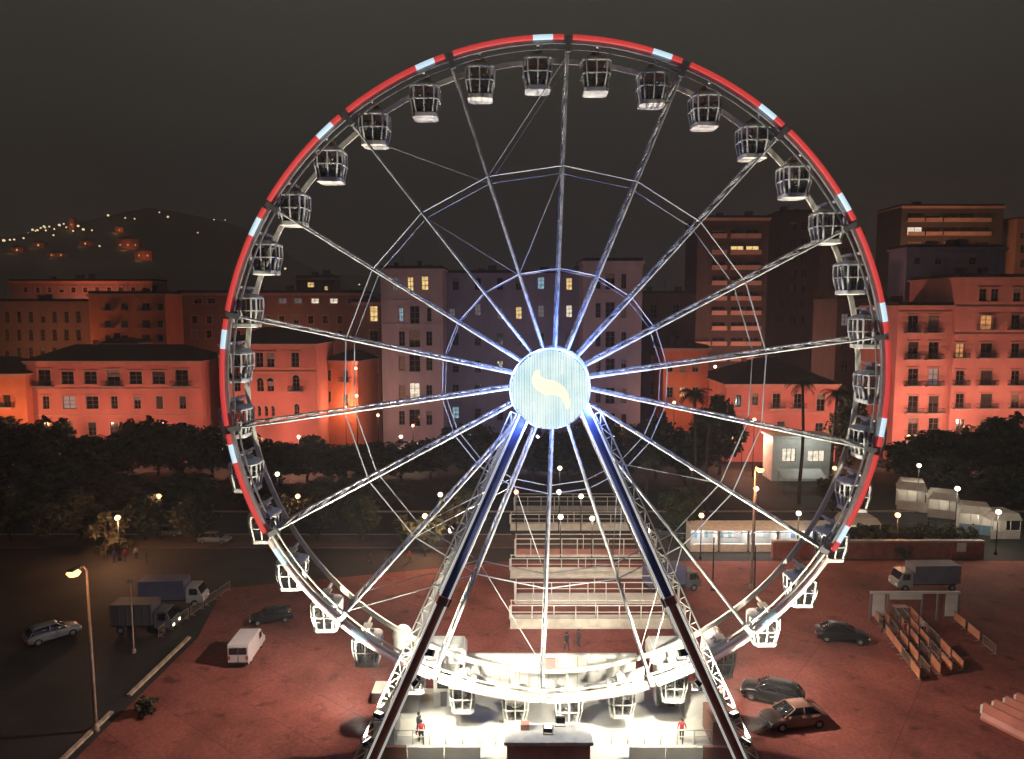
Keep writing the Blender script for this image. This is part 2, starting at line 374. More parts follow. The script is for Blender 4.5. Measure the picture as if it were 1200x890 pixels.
# LED screen on the hub
def led_mat():
    m = bpy.data.materials.new('led_screen_face'); m.use_nodes = True; nt = m.node_tree; bs = nt.nodes['Principled BSDF']
    t = nt.nodes.new('ShaderNodeTexCoord'); w = nt.nodes.new('ShaderNodeTexWave'); w.wave_type = 'BANDS'; w.bands_direction = 'X'
    w.inputs['Scale'].default_value = 2.9; w.inputs['Distortion'].default_value = 0
    n = nt.nodes.new('ShaderNodeTexNoise'); n.inputs['Scale'].default_value = .55
    mp = nt.nodes.new('ShaderNodeMapping'); mp.inputs['Scale'].default_value = (6, 1, .25)
    n2 = nt.nodes.new('ShaderNodeTexNoise'); n2.inputs['Scale'].default_value = 1.2
    nt.links.new(t.outputs['Object'], w.inputs['Vector']); nt.links.new(t.outputs['Object'], n.inputs['Vector'])
    nt.links.new(t.outputs['Object'], mp.inputs[0]); nt.links.new(mp.outputs[0], n2.inputs['Vector'])
    r = nt.nodes.new('ShaderNodeValToRGB'); r.color_ramp.elements[0].position = .35; r.color_ramp.elements[1].position = .65
    r.color_ramp.elements[0].color = (.60,.82,.84,1); r.color_ramp.elements[1].color = (.84,.98,.92,1)
    nt.links.new(n.outputs['Fac'], r.inputs[0]); nt.links.new(r.outputs[0], bs.inputs['Emission Color'])
    q = nt.nodes.new('ShaderNodeMapRange'); q.inputs['To Min'].default_value = .62; q.inputs['To Max'].default_value = 1.3
    nt.links.new(w.outputs['Fac'], q.inputs[0])
    mu = nt.nodes.new('ShaderNodeMath'); mu.operation = 'MULTIPLY_ADD'; mu.inputs[1].default_value = .5; mu.inputs[2].default_value = -.25
    nt.links.new(n2.outputs['Fac'], mu.inputs[0])
    ad = nt.nodes.new('ShaderNodeMath'); ad.operation = 'ADD'; nt.links.new(q.outputs[0], ad.inputs[0]); nt.links.new(mu.outputs[0], ad.inputs[1])
    nt.links.new(ad.outputs[0], bs.inputs['Emission Strength']); bs.inputs['Base Color'].default_value = (.05,.05,.05,1)
    return m
LY = HY - 3.55; RL = 2.66
led = thing('led_screen', 'round glowing led screen with a pale curved emblem on the wheel hub', 'led screen', (W(645, 457, LY).x, LY, W(645, 457, LY).z))
b = MB(); cell = RL / 24; out = []
step = [(c * cell, math.sqrt(max(0, RL**2 - ((c if c > 0 else 0) * cell) ** 2))) for c in range(0, 25)]
quad1 = []
for c in range(24):       # stepped outline of square modules
    h = round(math.sqrt(RL**2 - ((c + .5) * cell)**2) / cell) * cell
    quad1 += [(c * cell, h), ((c + 1) * cell, h)]
outl = quad1 + [(x, -z) for x, z in reversed(quad1)] + [(-x, -z) for x, z in quad1] + [(-x, z) for x, z in reversed(quad1)]
cl = []
for p in outl:
    if not cl or (abs(cl[-1][0]-p[0]) + abs(cl[-1][1]-p[1])) > 1e-6: cl.append(p)
if abs(cl[0][0]-cl[-1][0]) + abs(cl[0][1]-cl[-1][1]) < 1e-6: cl.pop()
b.prism(cl, 0, .08); b.build('screen_face', led_mat(), led)
b = MB(); b.lathe([(0, .08), (RL + .02, .08), (RL + .02, .5), (0, .5)], 40, (0,0,0), 0, 'y'); b.build('screen_housing', M['dark'], led, True)
def pxs(px, py): return ((px - 645) / 46 * RL, (457 - py) / 46 * RL)
Z5 = 1187 / 200
def zz(x, y): return pxs(540 + x / Z5, 380 + y / Z5)
swoosh = [zz(*p) for p in [(512,330),(545,315),(552,360),(590,385),(645,392),(690,415),(728,450),(752,500),(762,560),(748,598),(728,580),(712,540),(690,505),(640,492),(590,495),(545,470),(505,435),(492,385)]]
b = MB(); b.prism(swoosh, -.03, -.008); b.build('emblem_curve', emit('led_cream', (1,.95,.70), 1.0), led)
for pl, nm in (([(500,545),(520,530),(526,600),(505,650)], 'emblem_stroke'), ([(700,250),(712,250),(712,340),(698,350)], 'emblem_stroke')):
    b = MB(); b.prism([zz(*p) for p in pl], -.03, -.008); b.build(nm, emit('led_pale', (.85,1,.95), .9), led)
b = MB(); b.lathe([(RL + .02, .5), (RL + .1, .5), (RL + .1, .62), (RL - .2, .62), (RL - .2, .5)], 48, (0,0,0), 0, 'y'); b.build('added_halo_ring', emit('halo_blue', (.12,.2,1), 2.5), led)  # glowing ring added to give the hub a blue halo
for k in range(8):  # added blue lights, stand in for lens bloom around the screen
    lp = bpy.data.lights.new('added_halo_light', 'POINT'); lp.energy = 1000; lp.color = (.20,.32,1); lp.shadow_soft_size = .3
    obj('added_halo_light', lp, led, (3.0 * math.cos(k * R(45) + .3), .1, 3.0 * math.sin(k * R(45) + .3)))

# ------------------------------------------------------------------ support frame
sup = thing('wheel_support', 'pair of splayed A-frame legs carrying the ferris wheel axle', 'support frame', (HX, HY, 0))
for s in (-1, 1):
    T = Vector((s * 1.5, -2.75, HZ - .6)); Fo = Vector((s * 13.4, -6, 0)); mid = T.lerp(Fo, .52)
    b = MB(); b.bar(T, mid, .42, .6); b.build('upper_leg', M['navy'], sup)
    b = MB(); b.bar(mid, Fo, .46, .64); b.build('lower_leg', M['maroon'], sup)
    d = (Fo - T).normalized()
    b = MB(); b.bar(mid - d * .28, mid + d * .28, .8, .95); b.build('leg_flange', M['maroon'], sup)
    side = d.cross(Vector((0, 1, 0))).normalized()
    for q in (-1, 1):
        b = MB(); b.tube(T + side * .32 * q - Vector((0, .26, 0)), Fo + side * .35 * q - Vector((0, .26, 0)), .07, .08, 6); b.build('light_strip', M['leg_led'], sup)
    # access lattice along the outer side of the front leg
    o_ = side if side.x * s > 0 else -side; A0, A1 = T.lerp(Fo, .06) + o_ * .5 + Vector((0, .1, 0)), Fo + o_ * .55 + Vector((0, .1, 0))
    for q in (0, .62):
        b = MB(); b.tube(A0 + o_ * q * .7, A1 + o_ * q, .055, .06, 6); b.build('lattice_chord', M['white'], sup)
    b = MB(); n = 30
    for k in range(n):
        f0, f1 = k / n, (k + 1) / n; wk = .62 * (.7 + .3 * f0); p, q = A0.lerp(A1, f0), A0.lerp(A1, f1)
        b.bar(p if k % 2 else p + o_ * wk, q + o_ * wk if k % 2 else q, .06); b.bar(p, p + o_ * wk, .05)
    b.build('lattice_web', M['white'], sup)
    # slim rear leg
    T2 = Vector((s * 1.5, 2.75, HZ - .6)); F2 = Vector((s * 13.4, 6, 0))
    b = MB(); b.bar(T2, F2, .4, .6); b.build('rear_leg', M['grey'], sup)
    b = MB(); b.box(F2.x - 1.2, F2.x + 1.2, F2.y - 1, F2.y + 1, 0, .9); b.build('footing', M['deckw'], sup)
    b = MB(); b.box(Fo.x - 1.2, Fo.x + 1.2, Fo.y - 1, Fo.y + 1, 0, .5); b.build('footing', M['deckw'], sup)
for y in (-2.75, 2.75):
    b = MB(); b.box(-1.9, 1.9, y - .5, y + .5, HZ - 1.3, HZ + .75); b.build('axle_bearing', M['white'], sup)

# ------------------------------------------------------------------ gondolas
def gon_ring(hw, ch):      # octagon, chamfered square
    return [(-hw+ch,-hw),(hw-ch,-hw),(hw,-hw+ch),(hw,hw-ch),(hw-ch,hw),(-hw+ch,hw),(-hw,hw-ch),(-hw,-hw+ch)]
LV = [(-2.72, .84, .24), (-1.75, 1.04, .30), (-.82, 1.06, .30)]
def gondola_meshes(tint=False):
    g = {}
    b = MB(); top = gon_ring(.84, .24); lo_ = gon_ring(.78, .22)
    rings = [[(x, y, -3.02) for x, y in lo_], [(x, y, -2.98) for x, y in gon_ring(.92,.26)], [(x, y, -2.72) for x, y in gon_ring(.92,.26)]]
    for r in rings: b.face(r)
    for r, q in zip(rings, rings[1:]):
        for k in range(8): b.face([r[k], r[(k+1)%8], q[(k+1)%8], q[k]])
    g['floor'] = b.mesh('floor', M['white'])
    b = MB(); rings = [[(x, y, -.82) for x, y in gon_ring(1.1,.32)], [(x, y, -.68) for x, y in gon_ring(1.06,.31)], [(x, y, -.46) for x, y in gon_ring(.62,.18)]]
    for r in rings: b.face(r)
    for r, q in zip(rings, rings[1:]):
        for k in range(8): b.face([r[k], r[(k+1)%8], q[(k+1)%8], q[k]])
    g['roof'] = b.mesh('roof', M['white'])
    b = MB(); R3 = [[Vector((x, y, z)) for x, y in gon_ring(h, c)] for z, h, c in LV]
    for k in range(8):
        for l in range(2): b.bar(R3[l][k], R3[l+1][k], .1)
        for l in (0, 1, 2): b.bar(R3[l][k], R3[l][(k+1)%8], .09 if l != 1 else .08)
        if k % 2 == 0:
            for l in range(2): b.bar((R3[l][k]+R3[l][(k+1)%8])/2, (R3[l+1][k]+R3[l+1][(k+1)%8])/2, .085)
    g['frame'] = b.mesh('frame', M['cream'] if tint else M['white'])
    g['pane'] = []
    for k in range(8):
        b = MB()
        for l in range(2):
            q = [R3[l][k], R3[l][(k+1)%8], R3[l+1][(k+1)%8], R3[l+1][k]]; q = [Vector((p.x*.985, p.y*.985, p.z)) for p in q]
            b.face(q)
        g['pane'].append(b.mesh('pane', M['cabglass']))
    b = MB(); b.bar((0, -1.65, 0), (0, 1.65, 0), .16); b.bar((0,-.55,0), (0,-.55,-.5), .12); b.bar((0,.55,0), (0,.55,-.5), .12)
    b.box(-.32, .32, -.5, .5, -.14, .06); b.box(-.55, .55, -.08, .08, -.5, -.2)
    g['hanger'] = b.mesh('hanger', M['cream'])
    b = MB(); b.tube((0,0,-2.72), (0,0,-.8), .06, .06, 6); b.lathe([(0,-1.95),(.3,-1.95),(.3,-1.88),(0,-1.88)], 10)
    g['centre_pole'] = b.mesh('centre_pole', M['white'])
    b = MB(); b.box(-.8, -.38, -.6, .6, -2.4, -2.25); b.box(-.86, -.76, -.6, .6, -2.25, -1.72); b.box(-.7, -.5, -.5, .5, -2.72, -2.4)
    g['seat'] = b.mesh('seat', M['seat'])
    return g
gm = gondola_meshes(); gm2 = gondola_meshes(True)
ORD = ['first','second','third','fourth','fifth','sixth','seventh','eighth','ninth','tenth','eleventh','twelfth','thirteenth','fourteenth','fifteenth','sixteenth','seventeenth','eighteenth','nineteenth','twentieth','twenty-first','twenty-second','twenty-third','twenty-fourth','twenty-fifth','twenty-sixth','twenty-seventh','twenty-eighth','twenty-ninth','thirtieth']
ORD += ['thirty-' + w_ for w_ in ORD[:9]] + ['fortieth'] + ['forty-' + w_ for w_ in ORD[:9]]
for k in range(36):
    a = PH + R(5 + 10 * k); p = wp(a, RW - .2, HY)
    if k < 18: lab = 'white glazed gondola, %s clockwise from the top of the wheel' % ORD[k]
    else: lab = 'white glazed gondola, %s anticlockwise from the top of the wheel' % ORD[35 - k]
    if k == 0: lab = 'brownish unlit gondola, first clockwise from the top of the wheel'
    g = gm2 if k == 0 else gm
    t = thing('gondola', lab, 'gondola', p, 0, 'gondolas around the ferris wheel')
    t.scale = (.93, .95, .94)
    for nm in ('floor', 'roof', 'frame', 'hanger', 'centre_pole'): obj(nm, g[nm], t)
    for q in range(8): obj('pane', g['pane'][q], t)
    s1 = obj('seat', g['seat'], t); s2 = obj('seat', g['seat'], t); s2.rotation_euler.z = math.pi

# ------------------------------------------------------------------ station under the wheel
DZ = 1.0
st = thing('station_platform', 'brightly lit white boarding platform under the ferris wheel', 'platform', (HX, HY, 0))
b = MB(); b.box(-13, 13, -4.5, 5.6, 0, DZ); b.build('deck', M['deckw'], st)
for i, (w, y0, y1, z) in enumerate(((11.5, -5.1, -4.5, .75), (11.5, -5.7, -5.1, .5), (11.5, -6.3, -5.7, .25))):
    b = MB(); b.box(-w, w, y0, y1, 0, z); b.build('step', M['deckw'], st)
for i in range(18):
    x0 = -7.2 + i * .8
    b = MB(); b.box(x0 + .015, x0 + .785, 5.2, 5.34, DZ, DZ + 3.0)
    b.build('wall_panel', M['panelw'], st)
b = MB(); b.box(-7.25, 7.25, 5.12, 5.42, DZ + 3.0, DZ + 3.18); b.build('wall_coping', M['white'], st)
b = MB(); b.box(-.45, .55, 4.95, 5.17, DZ + 1.8, DZ + 2.9); b.build('wall_sign', mat('pink_sign', (.65,.3,.25), .5), st)
for s in (-1, 1):           # curved lit parapet bands left and right of the wheel bottom
    b = MB(); pr = []
    for k in range(13):
        x = s * (7.6 - 7.4 * k / 12); zt = DZ + 1.1 + 1.9 * (abs(x) / 7.6) ** 1.7
        pr.append((x, zt))
    pts = [(x, DZ + .02) for x, z in (pr[0], pr[-1])]
    b.prism(pr + [(pr[-1][0], DZ), (pr[0][0], DZ)], 3.4, 3.6); b.build('curved_parapet', M['panelw'], st)
    for i in range(3):
        x0 = s * (5.2 + 2.6 * i)
        b = MB(); b.box(min(x0, x0 + s*2.5), max(x0, x0 + s*2.5), -4.2, -3.9, DZ, DZ + 1.05); b.build('front_parapet', M['deckw'] if i < 2 else M['brown'], st)
    for k in range(8):
        x = s * (4.2 + k * 1.2)
        b = MB(); b.tube((x, -2.2, DZ), (x, -2.2, DZ + 1.1), .045, .045, 6); b.build('railing_post', M['white'], st)
    b = MB(); b.bar((s*4.2, -2.2, DZ + 1.1), (s*12.6, -2.2, DZ + 1.1), .07); b.bar((s*4.2, -2.2, DZ + .6), (s*12.6, -2.2, DZ + .6), .05); b.build('railing_rail', M['white'], st)
    b = MB(); b.box(s*11.2 - .9, s*11.2 + .9, 1.2, 3.0, DZ, DZ + 2.0); b.build('machine_cabinet', M['panelw'], st)
    b = MB(); b.box(s*12.2 - .75, s*12.2 + .75, -2.5, .2, DZ, DZ + 1.9); b.build('side_cabinet', M['brown'] if s > 0 else M['deckw'], st)
    # narrow access stair beside the leg
    for k in range(9):
        b = MB(); b.box(s*9.4 - .5, s*9.4 + .5, -4.5 + k*.3 - 2.7, -4.5 + k*.3 - 2.4, .11 * k, .11 * k + .1); b.build('stair_tread', M['grey'], st)
# ticket office in front, white flat roof and brown front
tk = thing('ticket_office', 'brown fronted ticket office with white flat roof before the wheel', 'ticket office', (2.5, 47.9, 0))
b = MB(); b.box(-2.85, 2.85, -1.0, 1.0, 0, 2.85); b.build('wall', M['brown'], tk)
b = MB(); b.box(-3.05, 3.05, -1.2, 1.15, 2.85, 3.1); b.build('roof', M['white'], tk)
for i in range(5):
    b = MB(); b.box(-2.85 + i*1.14 + .06, -2.85 + (i+1)*1.14 - .06, -1.06, -1.0, .3, 2.75); b.build('panel', M['brown'], tk)
b = MB(); b.box(-1.9, -1.3, .2, .8, 3.1, 3.5); b.build('roof_unit', M['brown'], tk)
for s in (-1, 1):
    x = W(524 if s < 0 else 781, 780, 56).x
    k = thing('control_booth', 'white %s control booth with overhanging rounded roof behind the wheel' % ('left hand' if s < 0 else 'right hand'), 'booth', (x, 55.7, DZ), 0, 'control booths on the platform')
    b = MB(); b.box(-1.0, 1.0, -.8, .8, 0, 3.6); b.build('body', M['panelw'], k)
    b = MB(); w = 1.35
    pr = [(-w, 3.6), (w, 3.6), (w + .25, 3.8), (w + .25, 4.6), (w, 4.95), (-w, 4.95), (-w - .1, 4.7), (-w-.1, 3.8)]
    b.prism([(x_ * -s, z) for x_, z in pr], -1.05, 1.05); b.build('roof', M['white'], k)
    b = MB(); b.box(-.7, .7, -.86, -.8, 1.5, 2.8); b.build('window', M['pane'], k)
    b = MB(); b.box(.2 * s - .25, .2 * s + .25, -.85, -.8, 0, 1.2); b.build('door_panel', M['grey'], k)
    x = W(472 if s < 0 else 833, 760, 55.2).x
    k = thing('drive_tower', 'white domed drive tower beside the %s lower rim' % ('left' if s < 0 else 'right'), 'tower', (x, 55.2, DZ), 0, 'drive towers of the wheel')
    b = MB(); b.lathe([(.72, 0), (.72, 5.6)], 24); b.build('drum', M['white'], k, True)
    b = MB(); b.lathe([(.8, 5.6), (.8, 5.75), (.74, 6.05), (.55, 6.35), (.3, 6.52), (0, 6.58)], 24); b.build('dome_cap', M['white'], k, True)
    b = MB()
    for z in (1.8, 3.7): b.lathe([(.72, z), (.77, z), (.77, z + .12), (.72, z + .12)], 24)
    b.build('band', M['grey'], k)
# floodlights
def aim(o, d): o.rotation_euler = Vector(d).to_track_quat('-Z', 'Y').to_euler()
def flood(label, p, target, P, c, ang, blend=.6, size=.25, name='floodlight', group='floodlights of the wheel'):
    t = thing(name, label, 'floodlight', p, 0, group)
    d = (Vector(target) - Vector(p)).normalized(); q = d.to_track_quat('-Z', 'Y')
    b = MB(); b.box(-.3, .3, -.22, .22, 0, .28); o = b.build('housing', M['dark'], t); o.rotation_euler = q.to_euler()
    b = MB(); b.box(-.26, .26, -.18, .18, -.03, -.002); o = b.build('lens', emit('flood_lens', c, 3), t); o.rotation_euler = q.to_euler()
    b = MB(); b.box(-.36, -.31, -.04, .04, -.5, .2); b.box(.31, .36, -.04, .04, -.5, .2); b.box(-.36, .36, -.04, .04, -.56, -.5); b.build('bracket', M['grey'], t)
    l = bpy.data.lights.new('flood_beam', 'SPOT'); l.energy = P; l.color = c; l.spot_size = R(ang); l.spot_blend = blend; l.shadow_soft_size = size
    o = obj('flood_beam', l, t, d * .1); aim(o, d)
    return t
COOL = (1, .94, .80)
def on_leg(s_, z, off=.8):       # a point on top of a front leg
    f_ = (HZ - .6 - z) / (HZ - .6); return (HX + s_ * (1.5 + 11.9 * f_ + off), HY - 2.75 - 3.25 * f_ - .1, z + .35)
fl = [  # position, target, watts, cone
    ((2.5, 47.6, 3.66), (3, 51.6, 52), 60000, 62, 'on the ticket office roof, aimed straight up'),
    (on_leg(-1, 5), (-6, 51.6, 46), 66000, 60, 'fixed to the left front leg, aimed up at the wheel'),
    (on_leg(1, 5), (12, 51.6, 46), 66000, 60, 'fixed to the right front leg, aimed up at the wheel'),
    (on_leg(-1, 3.2), (-21, 52.5, 22), 74000, 78, 'fixed low on the left front leg, aimed at the left rim'),
    (on_leg(1, 3.2), (27, 52.5, 22), 74000, 78, 'fixed low on the right front leg, aimed at the right rim'),
    (on_leg(-1, 9, -.9), (-1, 57, 4.0), 12500, 118, 'high on the left front leg, facing the boarding deck'),
    (on_leg(1, 9, -.9), (7, 57, 4.0), 12500, 118, 'high on the right front leg, facing the boarding deck'),
    ((3.4, 48.6, 3.66), (3, 56, 3), 2200, 150, 'on the ticket office roof, facing the deck wall'),
    (on_leg(-1, 7, -.8), (0, 49, .6), 3200, 130, 'added midway on the left front leg as fill for the steps'),  # this pair is added to brighten the dark steps and parapet fronts
    (on_leg(1, 7, -.8), (6, 49, .6), 3200, 130, 'added midway on the right front leg as fill for the steps'),
]
for p, t, P, an, lb in fl: flood('small white floodlight ' + lb, p, t, P, COOL, an)
for s in (-1, 1):     # fill lamps added on the rear legs to brighten the car park
    T2 = Vector((HX + s * 1.5, HY + 2.75, HZ - .6)); F2 = Vector((HX + s * 13.4, HY + 6, 0)); p = T2.lerp(F2, .45) + Vector((s * .9, .9, .3))
    sd = 'left' if s < 0 else 'right'
    flood('warm fill floodlight added on the %s rear leg, washing the car park beside the wheel' % sd, p, (HX + s * 25, 58, 0), 38000, (1, .78, .64), 80, 1.0)
    p = T2.lerp(F2, .4) + Vector((0, 1.1, .3))
    flood('warm fill floodlight added on the %s rear leg facing away behind the wheel' % sd, p, (HX + s * 6, 80, 0), 11000, (1, .8, .68), 100, .9)

# ------------------------------------------------------------------ buildings
_wc = {}
def win_mesh(w, h, kind, ncol, nrow):
    key = ('f', round(w, 2), round(h, 2), kind, ncol, nrow)
    if key in _wc: return _wc[key]
    b = MB(); t = .09
    b.box(0, t, 0, .08, 0, h); b.box(w - t, w, 0, .08, 0, h); b.box(t, w - t, 0, .08, 0, t); b.box(t, w - t, 0, .08, h - t, h)
    for i in range(1, ncol): x = w * i / ncol; b.box(x - .05, x + .05, 0, .08, t, h - t)
    for i in range(1, nrow): z = h * i / nrow; b.box(t, w - t, .005, .075, z - .04, z + .04)
    _wc[key] = b.mesh('window', M['frame']); return _wc[key]
def pane_mesh(w, h, m):
    key = ('p', round(w, 2), round(h, 2), m.name)
    if key in _wc: return _wc[key]
    b = MB(); b.box(.05, w - .05, .085, .12, .05, h - .05); _wc[key] = b.mesh('pane', m); return _wc[key]
def blind_mesh(w, h, pale):
    key = ('bl', round(w, 2), round(h, 2), pale)
    if key in _wc: return _wc[key]
    b = MB(); n = max(2, int(h / .28))
    for i in range(n): b.box(.1, w - .1, -.05, -.02 + .01 * (i % 2), h * i / n + .01, h * (i + 1) / n - .01)
    _wc[key] = b.mesh('blind', M['blind'] if pale else M['shutter']); return _wc[key]
def surround_mesh(w, h, kind, m):
    key = ('s', round(w, 2), round(h, 2), kind, m.name)
    if key in _wc: return _wc[key]
    b = MB(); t = .22
    b.box(-t, 0, -.07, .0, 0, h); b.box(w, w + t, -.07, 0, 0, h); b.box(-t - .1, w + t + .1, -.14, 0, h, h + .3)
    b.box(-t - .12, w + t + .12, -.18, 0, -.22, 0)
    _wc[key] = b.mesh('surround', m); return _wc[key]
def shutter_mesh(w, h):
    key = ('sh', round(w, 2), round(h, 2))
    if key in _wc: return _wc[key]
    b = MB(); b.box(0, w, -.06, 0, 0, h)
    n = max(4, int(h / .3))
    for i in range(n): b.box(.06, w - .06, -.085, -.06, .06 + (h - .12) * i / n, .06 + (h - .12) * (i + .6) / n)
    _wc[key] = b.mesh('shutter', M['shutter']); return _wc[key]
def balcony_mesh(w, solid=False):
    key = ('b', round(w, 2), solid)
    if key in _wc: return _wc[key]
    b = MB(); d = 1.1
    b.box(-w/2, w/2, -d, 0, -.2, 0)
    if solid: b.box(-w/2, w/2, -d, -d + .1, 0, 1.0)
    else:
        b.box(-w/2, w/2, -d, -d + .06, .95, 1.02, 1)
        for s in (-1, 1): b.box(s*w/2 - .03, s*w/2 + .03, -d, 0, .95, 1.02, 1)
        n = int(w / .22)
        for i in range(n + 1): x = -w/2 + .03 + (w - .06) * i / n; b.box(x - .025, x + .025, -d + .01, -d + .05, 0, .95, 1)
    _wc[key] = b.mesh('balcony', [M['stone'] if not solid else M['wbal'], M['rail']]); return _wc[key]

def wall_holes(b, w, h, holes, to, rec=.35, m=0):
    """one facade with real openings; to(x, depth, z) -> point"""
    xs = sorted({0, w} | {round(v, 4) for o in holes for v in (o[0], o[0] + o[2])})
    zs = sorted({0, h} | {round(v, 4) for o in holes for v in (o[1], o[1] + o[3])})
    H4 = [tuple(round(v, 4) for v in (o[0], o[1], o[0] + o[2], o[1] + o[3])) for o in holes]
    for i in range(len(xs) - 1):
        run = None
        for j in range(len(zs) - 1):
            cx, cz = (xs[i] + xs[i+1]) / 2, (zs[j] + zs[j+1]) / 2
            inside = any(a < cx < c and z0 < cz < z1 for a, z0, c, z1 in H4)
            if not inside:
                if run is None: run = zs[j]
            if inside or j == len(zs) - 2:
                top = zs[j] if inside else zs[j+1]
                if run is not None: b.face([to(xs[i],0,run), to(xs[i+1],0,run), to(xs[i+1],0,top), to(xs[i],0,top)], m)
                run = None
    for a, z0, c, z1 in H4:
        b.face([to(a,0,z0), to(c,0,z0), to(c,rec,z0), to(a,rec,z0)], m); b.face([to(a,0,z1), to(a,rec,z1), to(c,rec,z1), to(c,0,z1)], m)
        b.face([to(a,0,z0), to(a,rec,z0), to(a,rec,z1), to(a,0,z1)], m); b.face([to(c,0,z0), to(c,0,z1), to(c,rec,z1), to(c,rec,z0)], m)
        b.face([to(a,rec,z0), to(c,rec,z0), to(c,rec,z1), to(a,rec,z1)], m)
    return

def building(name, label, Y, px0, px1, pyt, depth, wallmat, wins, roof='flat', trim=None, group=None, z0=0, cornice=True, base=True, floors=(), rz=0, sidewins=()):
    """wins: (px, py, wpx, hpx, style, glass) in the photograph's facade plane at depth Y; style letters: s shutters, b balcony, a arch, t trim, g gap"""
    A = W(px0, 500, Y); B = W(px1, 500, Y); X0, X1 = A.x, B.x; w = X1 - X0; ht = W(px0, pyt, Y).z - z0
    t = thing(name, label, 'building', (X0, Y, z0), rz, group)
    trim = trim or M['trim']; holes = []; parts = []
    for (px, py, wp_, hp_, style, glass) in wins:
        c = W(px, py, Y); s = Y / F
        ww, hh = wp_ * s, hp_ * s; x, z = c.x - X0 - ww / 2, c.z - z0 - hh / 2
        if x < .15 or x + ww > w - .15 or z < .15: continue
        holes.append((x, z, ww, hh)); parts.append((x, z, ww, hh, style, glass))
    b = MB(); wall_holes(b, w, ht, holes, lambda x, d, z: (x, d, z))
    sh = [(x, z, ww, hh) for (x, z, ww, hh) in sidewins]
    side = 1 if (X0 + X1) / 2 < 0 else -1        # the side that faces the camera's axis
    if side > 0:
        wall_holes(b, depth, ht, sh, lambda x, d, z: (w - d, x, z)); b.face([(0,0,0),(0,0,ht),(0,depth,ht),(0,depth,0)])
    else:
        wall_holes(b, depth, ht, sh, lambda x, d, z: (d, x, z)); b.face([(w,0,0),(w,depth,0),(w,depth,ht),(w,0,ht)])
    b.face([(0,depth,0),(0,depth,ht),(w,depth,ht),(w,depth,0)]); b.face([(0,0,ht),(w,0,ht),(w,depth,ht),(0,depth,ht)])
    b.build('wall', wallmat, t)
    for (x, z, ww, hh) in sh:
        f = obj('window', win_mesh(ww, hh, 'r', 2, 2), t); p = obj('pane', pane_mesh(ww, hh, M['pane']), f)
        if side > 0: f.location = (w - .18, x, z); f.rotation_euler.z = R(90)
        else: f.location = (.18, x + ww, z); f.rotation_euler.z = R(-90)
    for (x, z, ww, hh, style, glass) in parts:
        f = obj('window', win_mesh(ww, hh, 'r', 2 if ww > .9 else 1, 3 if hh > 2.2 else 2), t, (x, .2, z))
        obj('pane', pane_mesh(ww, hh, M[glass]), f)
        rb = random.Random(int(px0 * 31 + x * 17 + z * 5))
        if glass == 'pane' and rb.random() < .4:
            bh_ = hh * rb.choice((.3, .45, .6, .95)); obj('blind', blind_mesh(ww, bh_, rb.random() < .5), f, (0, 0, hh - bh_))
        if 't' in style: obj('surround', surround_mesh(ww, hh, 'n', trim), t, (x, 0, z))
        if 's' in style:
            for s in (0, 1): obj('shutter', shutter_mesh(ww * .48, hh), t, (x - ww * .48 - .02 if s == 0 else x + ww + .02, -.01 if 't' not in style else -.08, z))
        if 'b' in style: obj('balcony', balcony_mesh(ww + 1.5), t, (x + ww / 2, 0, z))
        if 'B' in style: obj('balcony', balcony_mesh(ww + .6, True), t, (x + ww / 2, 0, z))
        if 'a' in style:
            bb = MB(); n = 8; ro = ww / 2 + .3; ri = ww / 2
            for k in range(n):
                a0, a1 = math.pi * k / n, math.pi * (k + 1) / n
                q = [(ri*math.cos(a0), ri*math.sin(a0)), (ro*math.cos(a0), ro*math.sin(a0)), (ro*math.cos(a1), ro*math.sin(a1)), (ri*math.cos(a1), ri*math.sin(a1))]
                bb.hexa([(u, -.1, v) for u, v in q] + [(u, 0, v) for u, v in q])
            bb.build('arch', trim, t, False, (x + ww / 2, -.003, z + hh))
            bb = MB(); bb.prism([(ri*math.cos(math.pi*k/n), ri*math.sin(math.pi*k/n)) for k in range(n + 1)], -.03, -.004)
            bb.build('fanlight', M['pane'], t, False, (x + ww / 2, 0, z + hh))
    for zf in floors:
        z = W(px0, zf, Y).z - z0; bb = MB(); bb.box(-.12, w + .12, -.16, 0, z - .18, z + .12); bb.build('string_course', trim, t)
    if cornice:
        bb = MB(); bb.box(-.5, w + .5, -.6, depth + .4, ht, ht + .35); bb.box(-.3, w + .3, -.35, -.003, ht - .4, ht); bb.build('cornice', trim, t)
    zt = ht + (.35 if cornice else 0)
    if roof == 'hip':
        bb = MB(); o = .6; rh = min(w, depth) * .22; k = min(w, depth) * .45
        a = [(-o,-o,zt),(w+o,-o,zt),(w+o,depth+o,zt),(-o,depth+o,zt)]; r = [(k, depth/2, zt + rh), (w - k, depth/2, zt + rh)]
        bb.face([a[0],a[1],r[1],r[0]]); bb.face([a[1],a[2],r[1]]); bb.face([a[2],a[3],r[0],r[1]]); bb.face([a[3],a[0],r[0]]); bb.face(a)
        rf = bb.build('roof', M['rooft'], t)
        bb = MB(); bb.box(w*.3 - .5, w*.3 + .5, depth*.5 - .5, depth*.5 + .5, zt + rh - .9, zt + rh + 1.0); bb.build('chimney', wallmat, rf)
    elif roof == 'flat':
        bb = MB()
        bb.box(0, w, .0, .25, zt, zt + .7); bb.box(0, w, depth - .25, depth, zt, zt + .7); bb.box(0, .25, .25, depth - .25, zt, zt + .7); bb.box(w - .25, w, .25, depth - .25, zt, zt + .7)
        bb.box(.25, w - .25, .25, depth - .25, zt, zt + .05)
        rf = bb.build('roof', M['rooft'], t)
        random.seed(int(px0 * 7 + pyt))
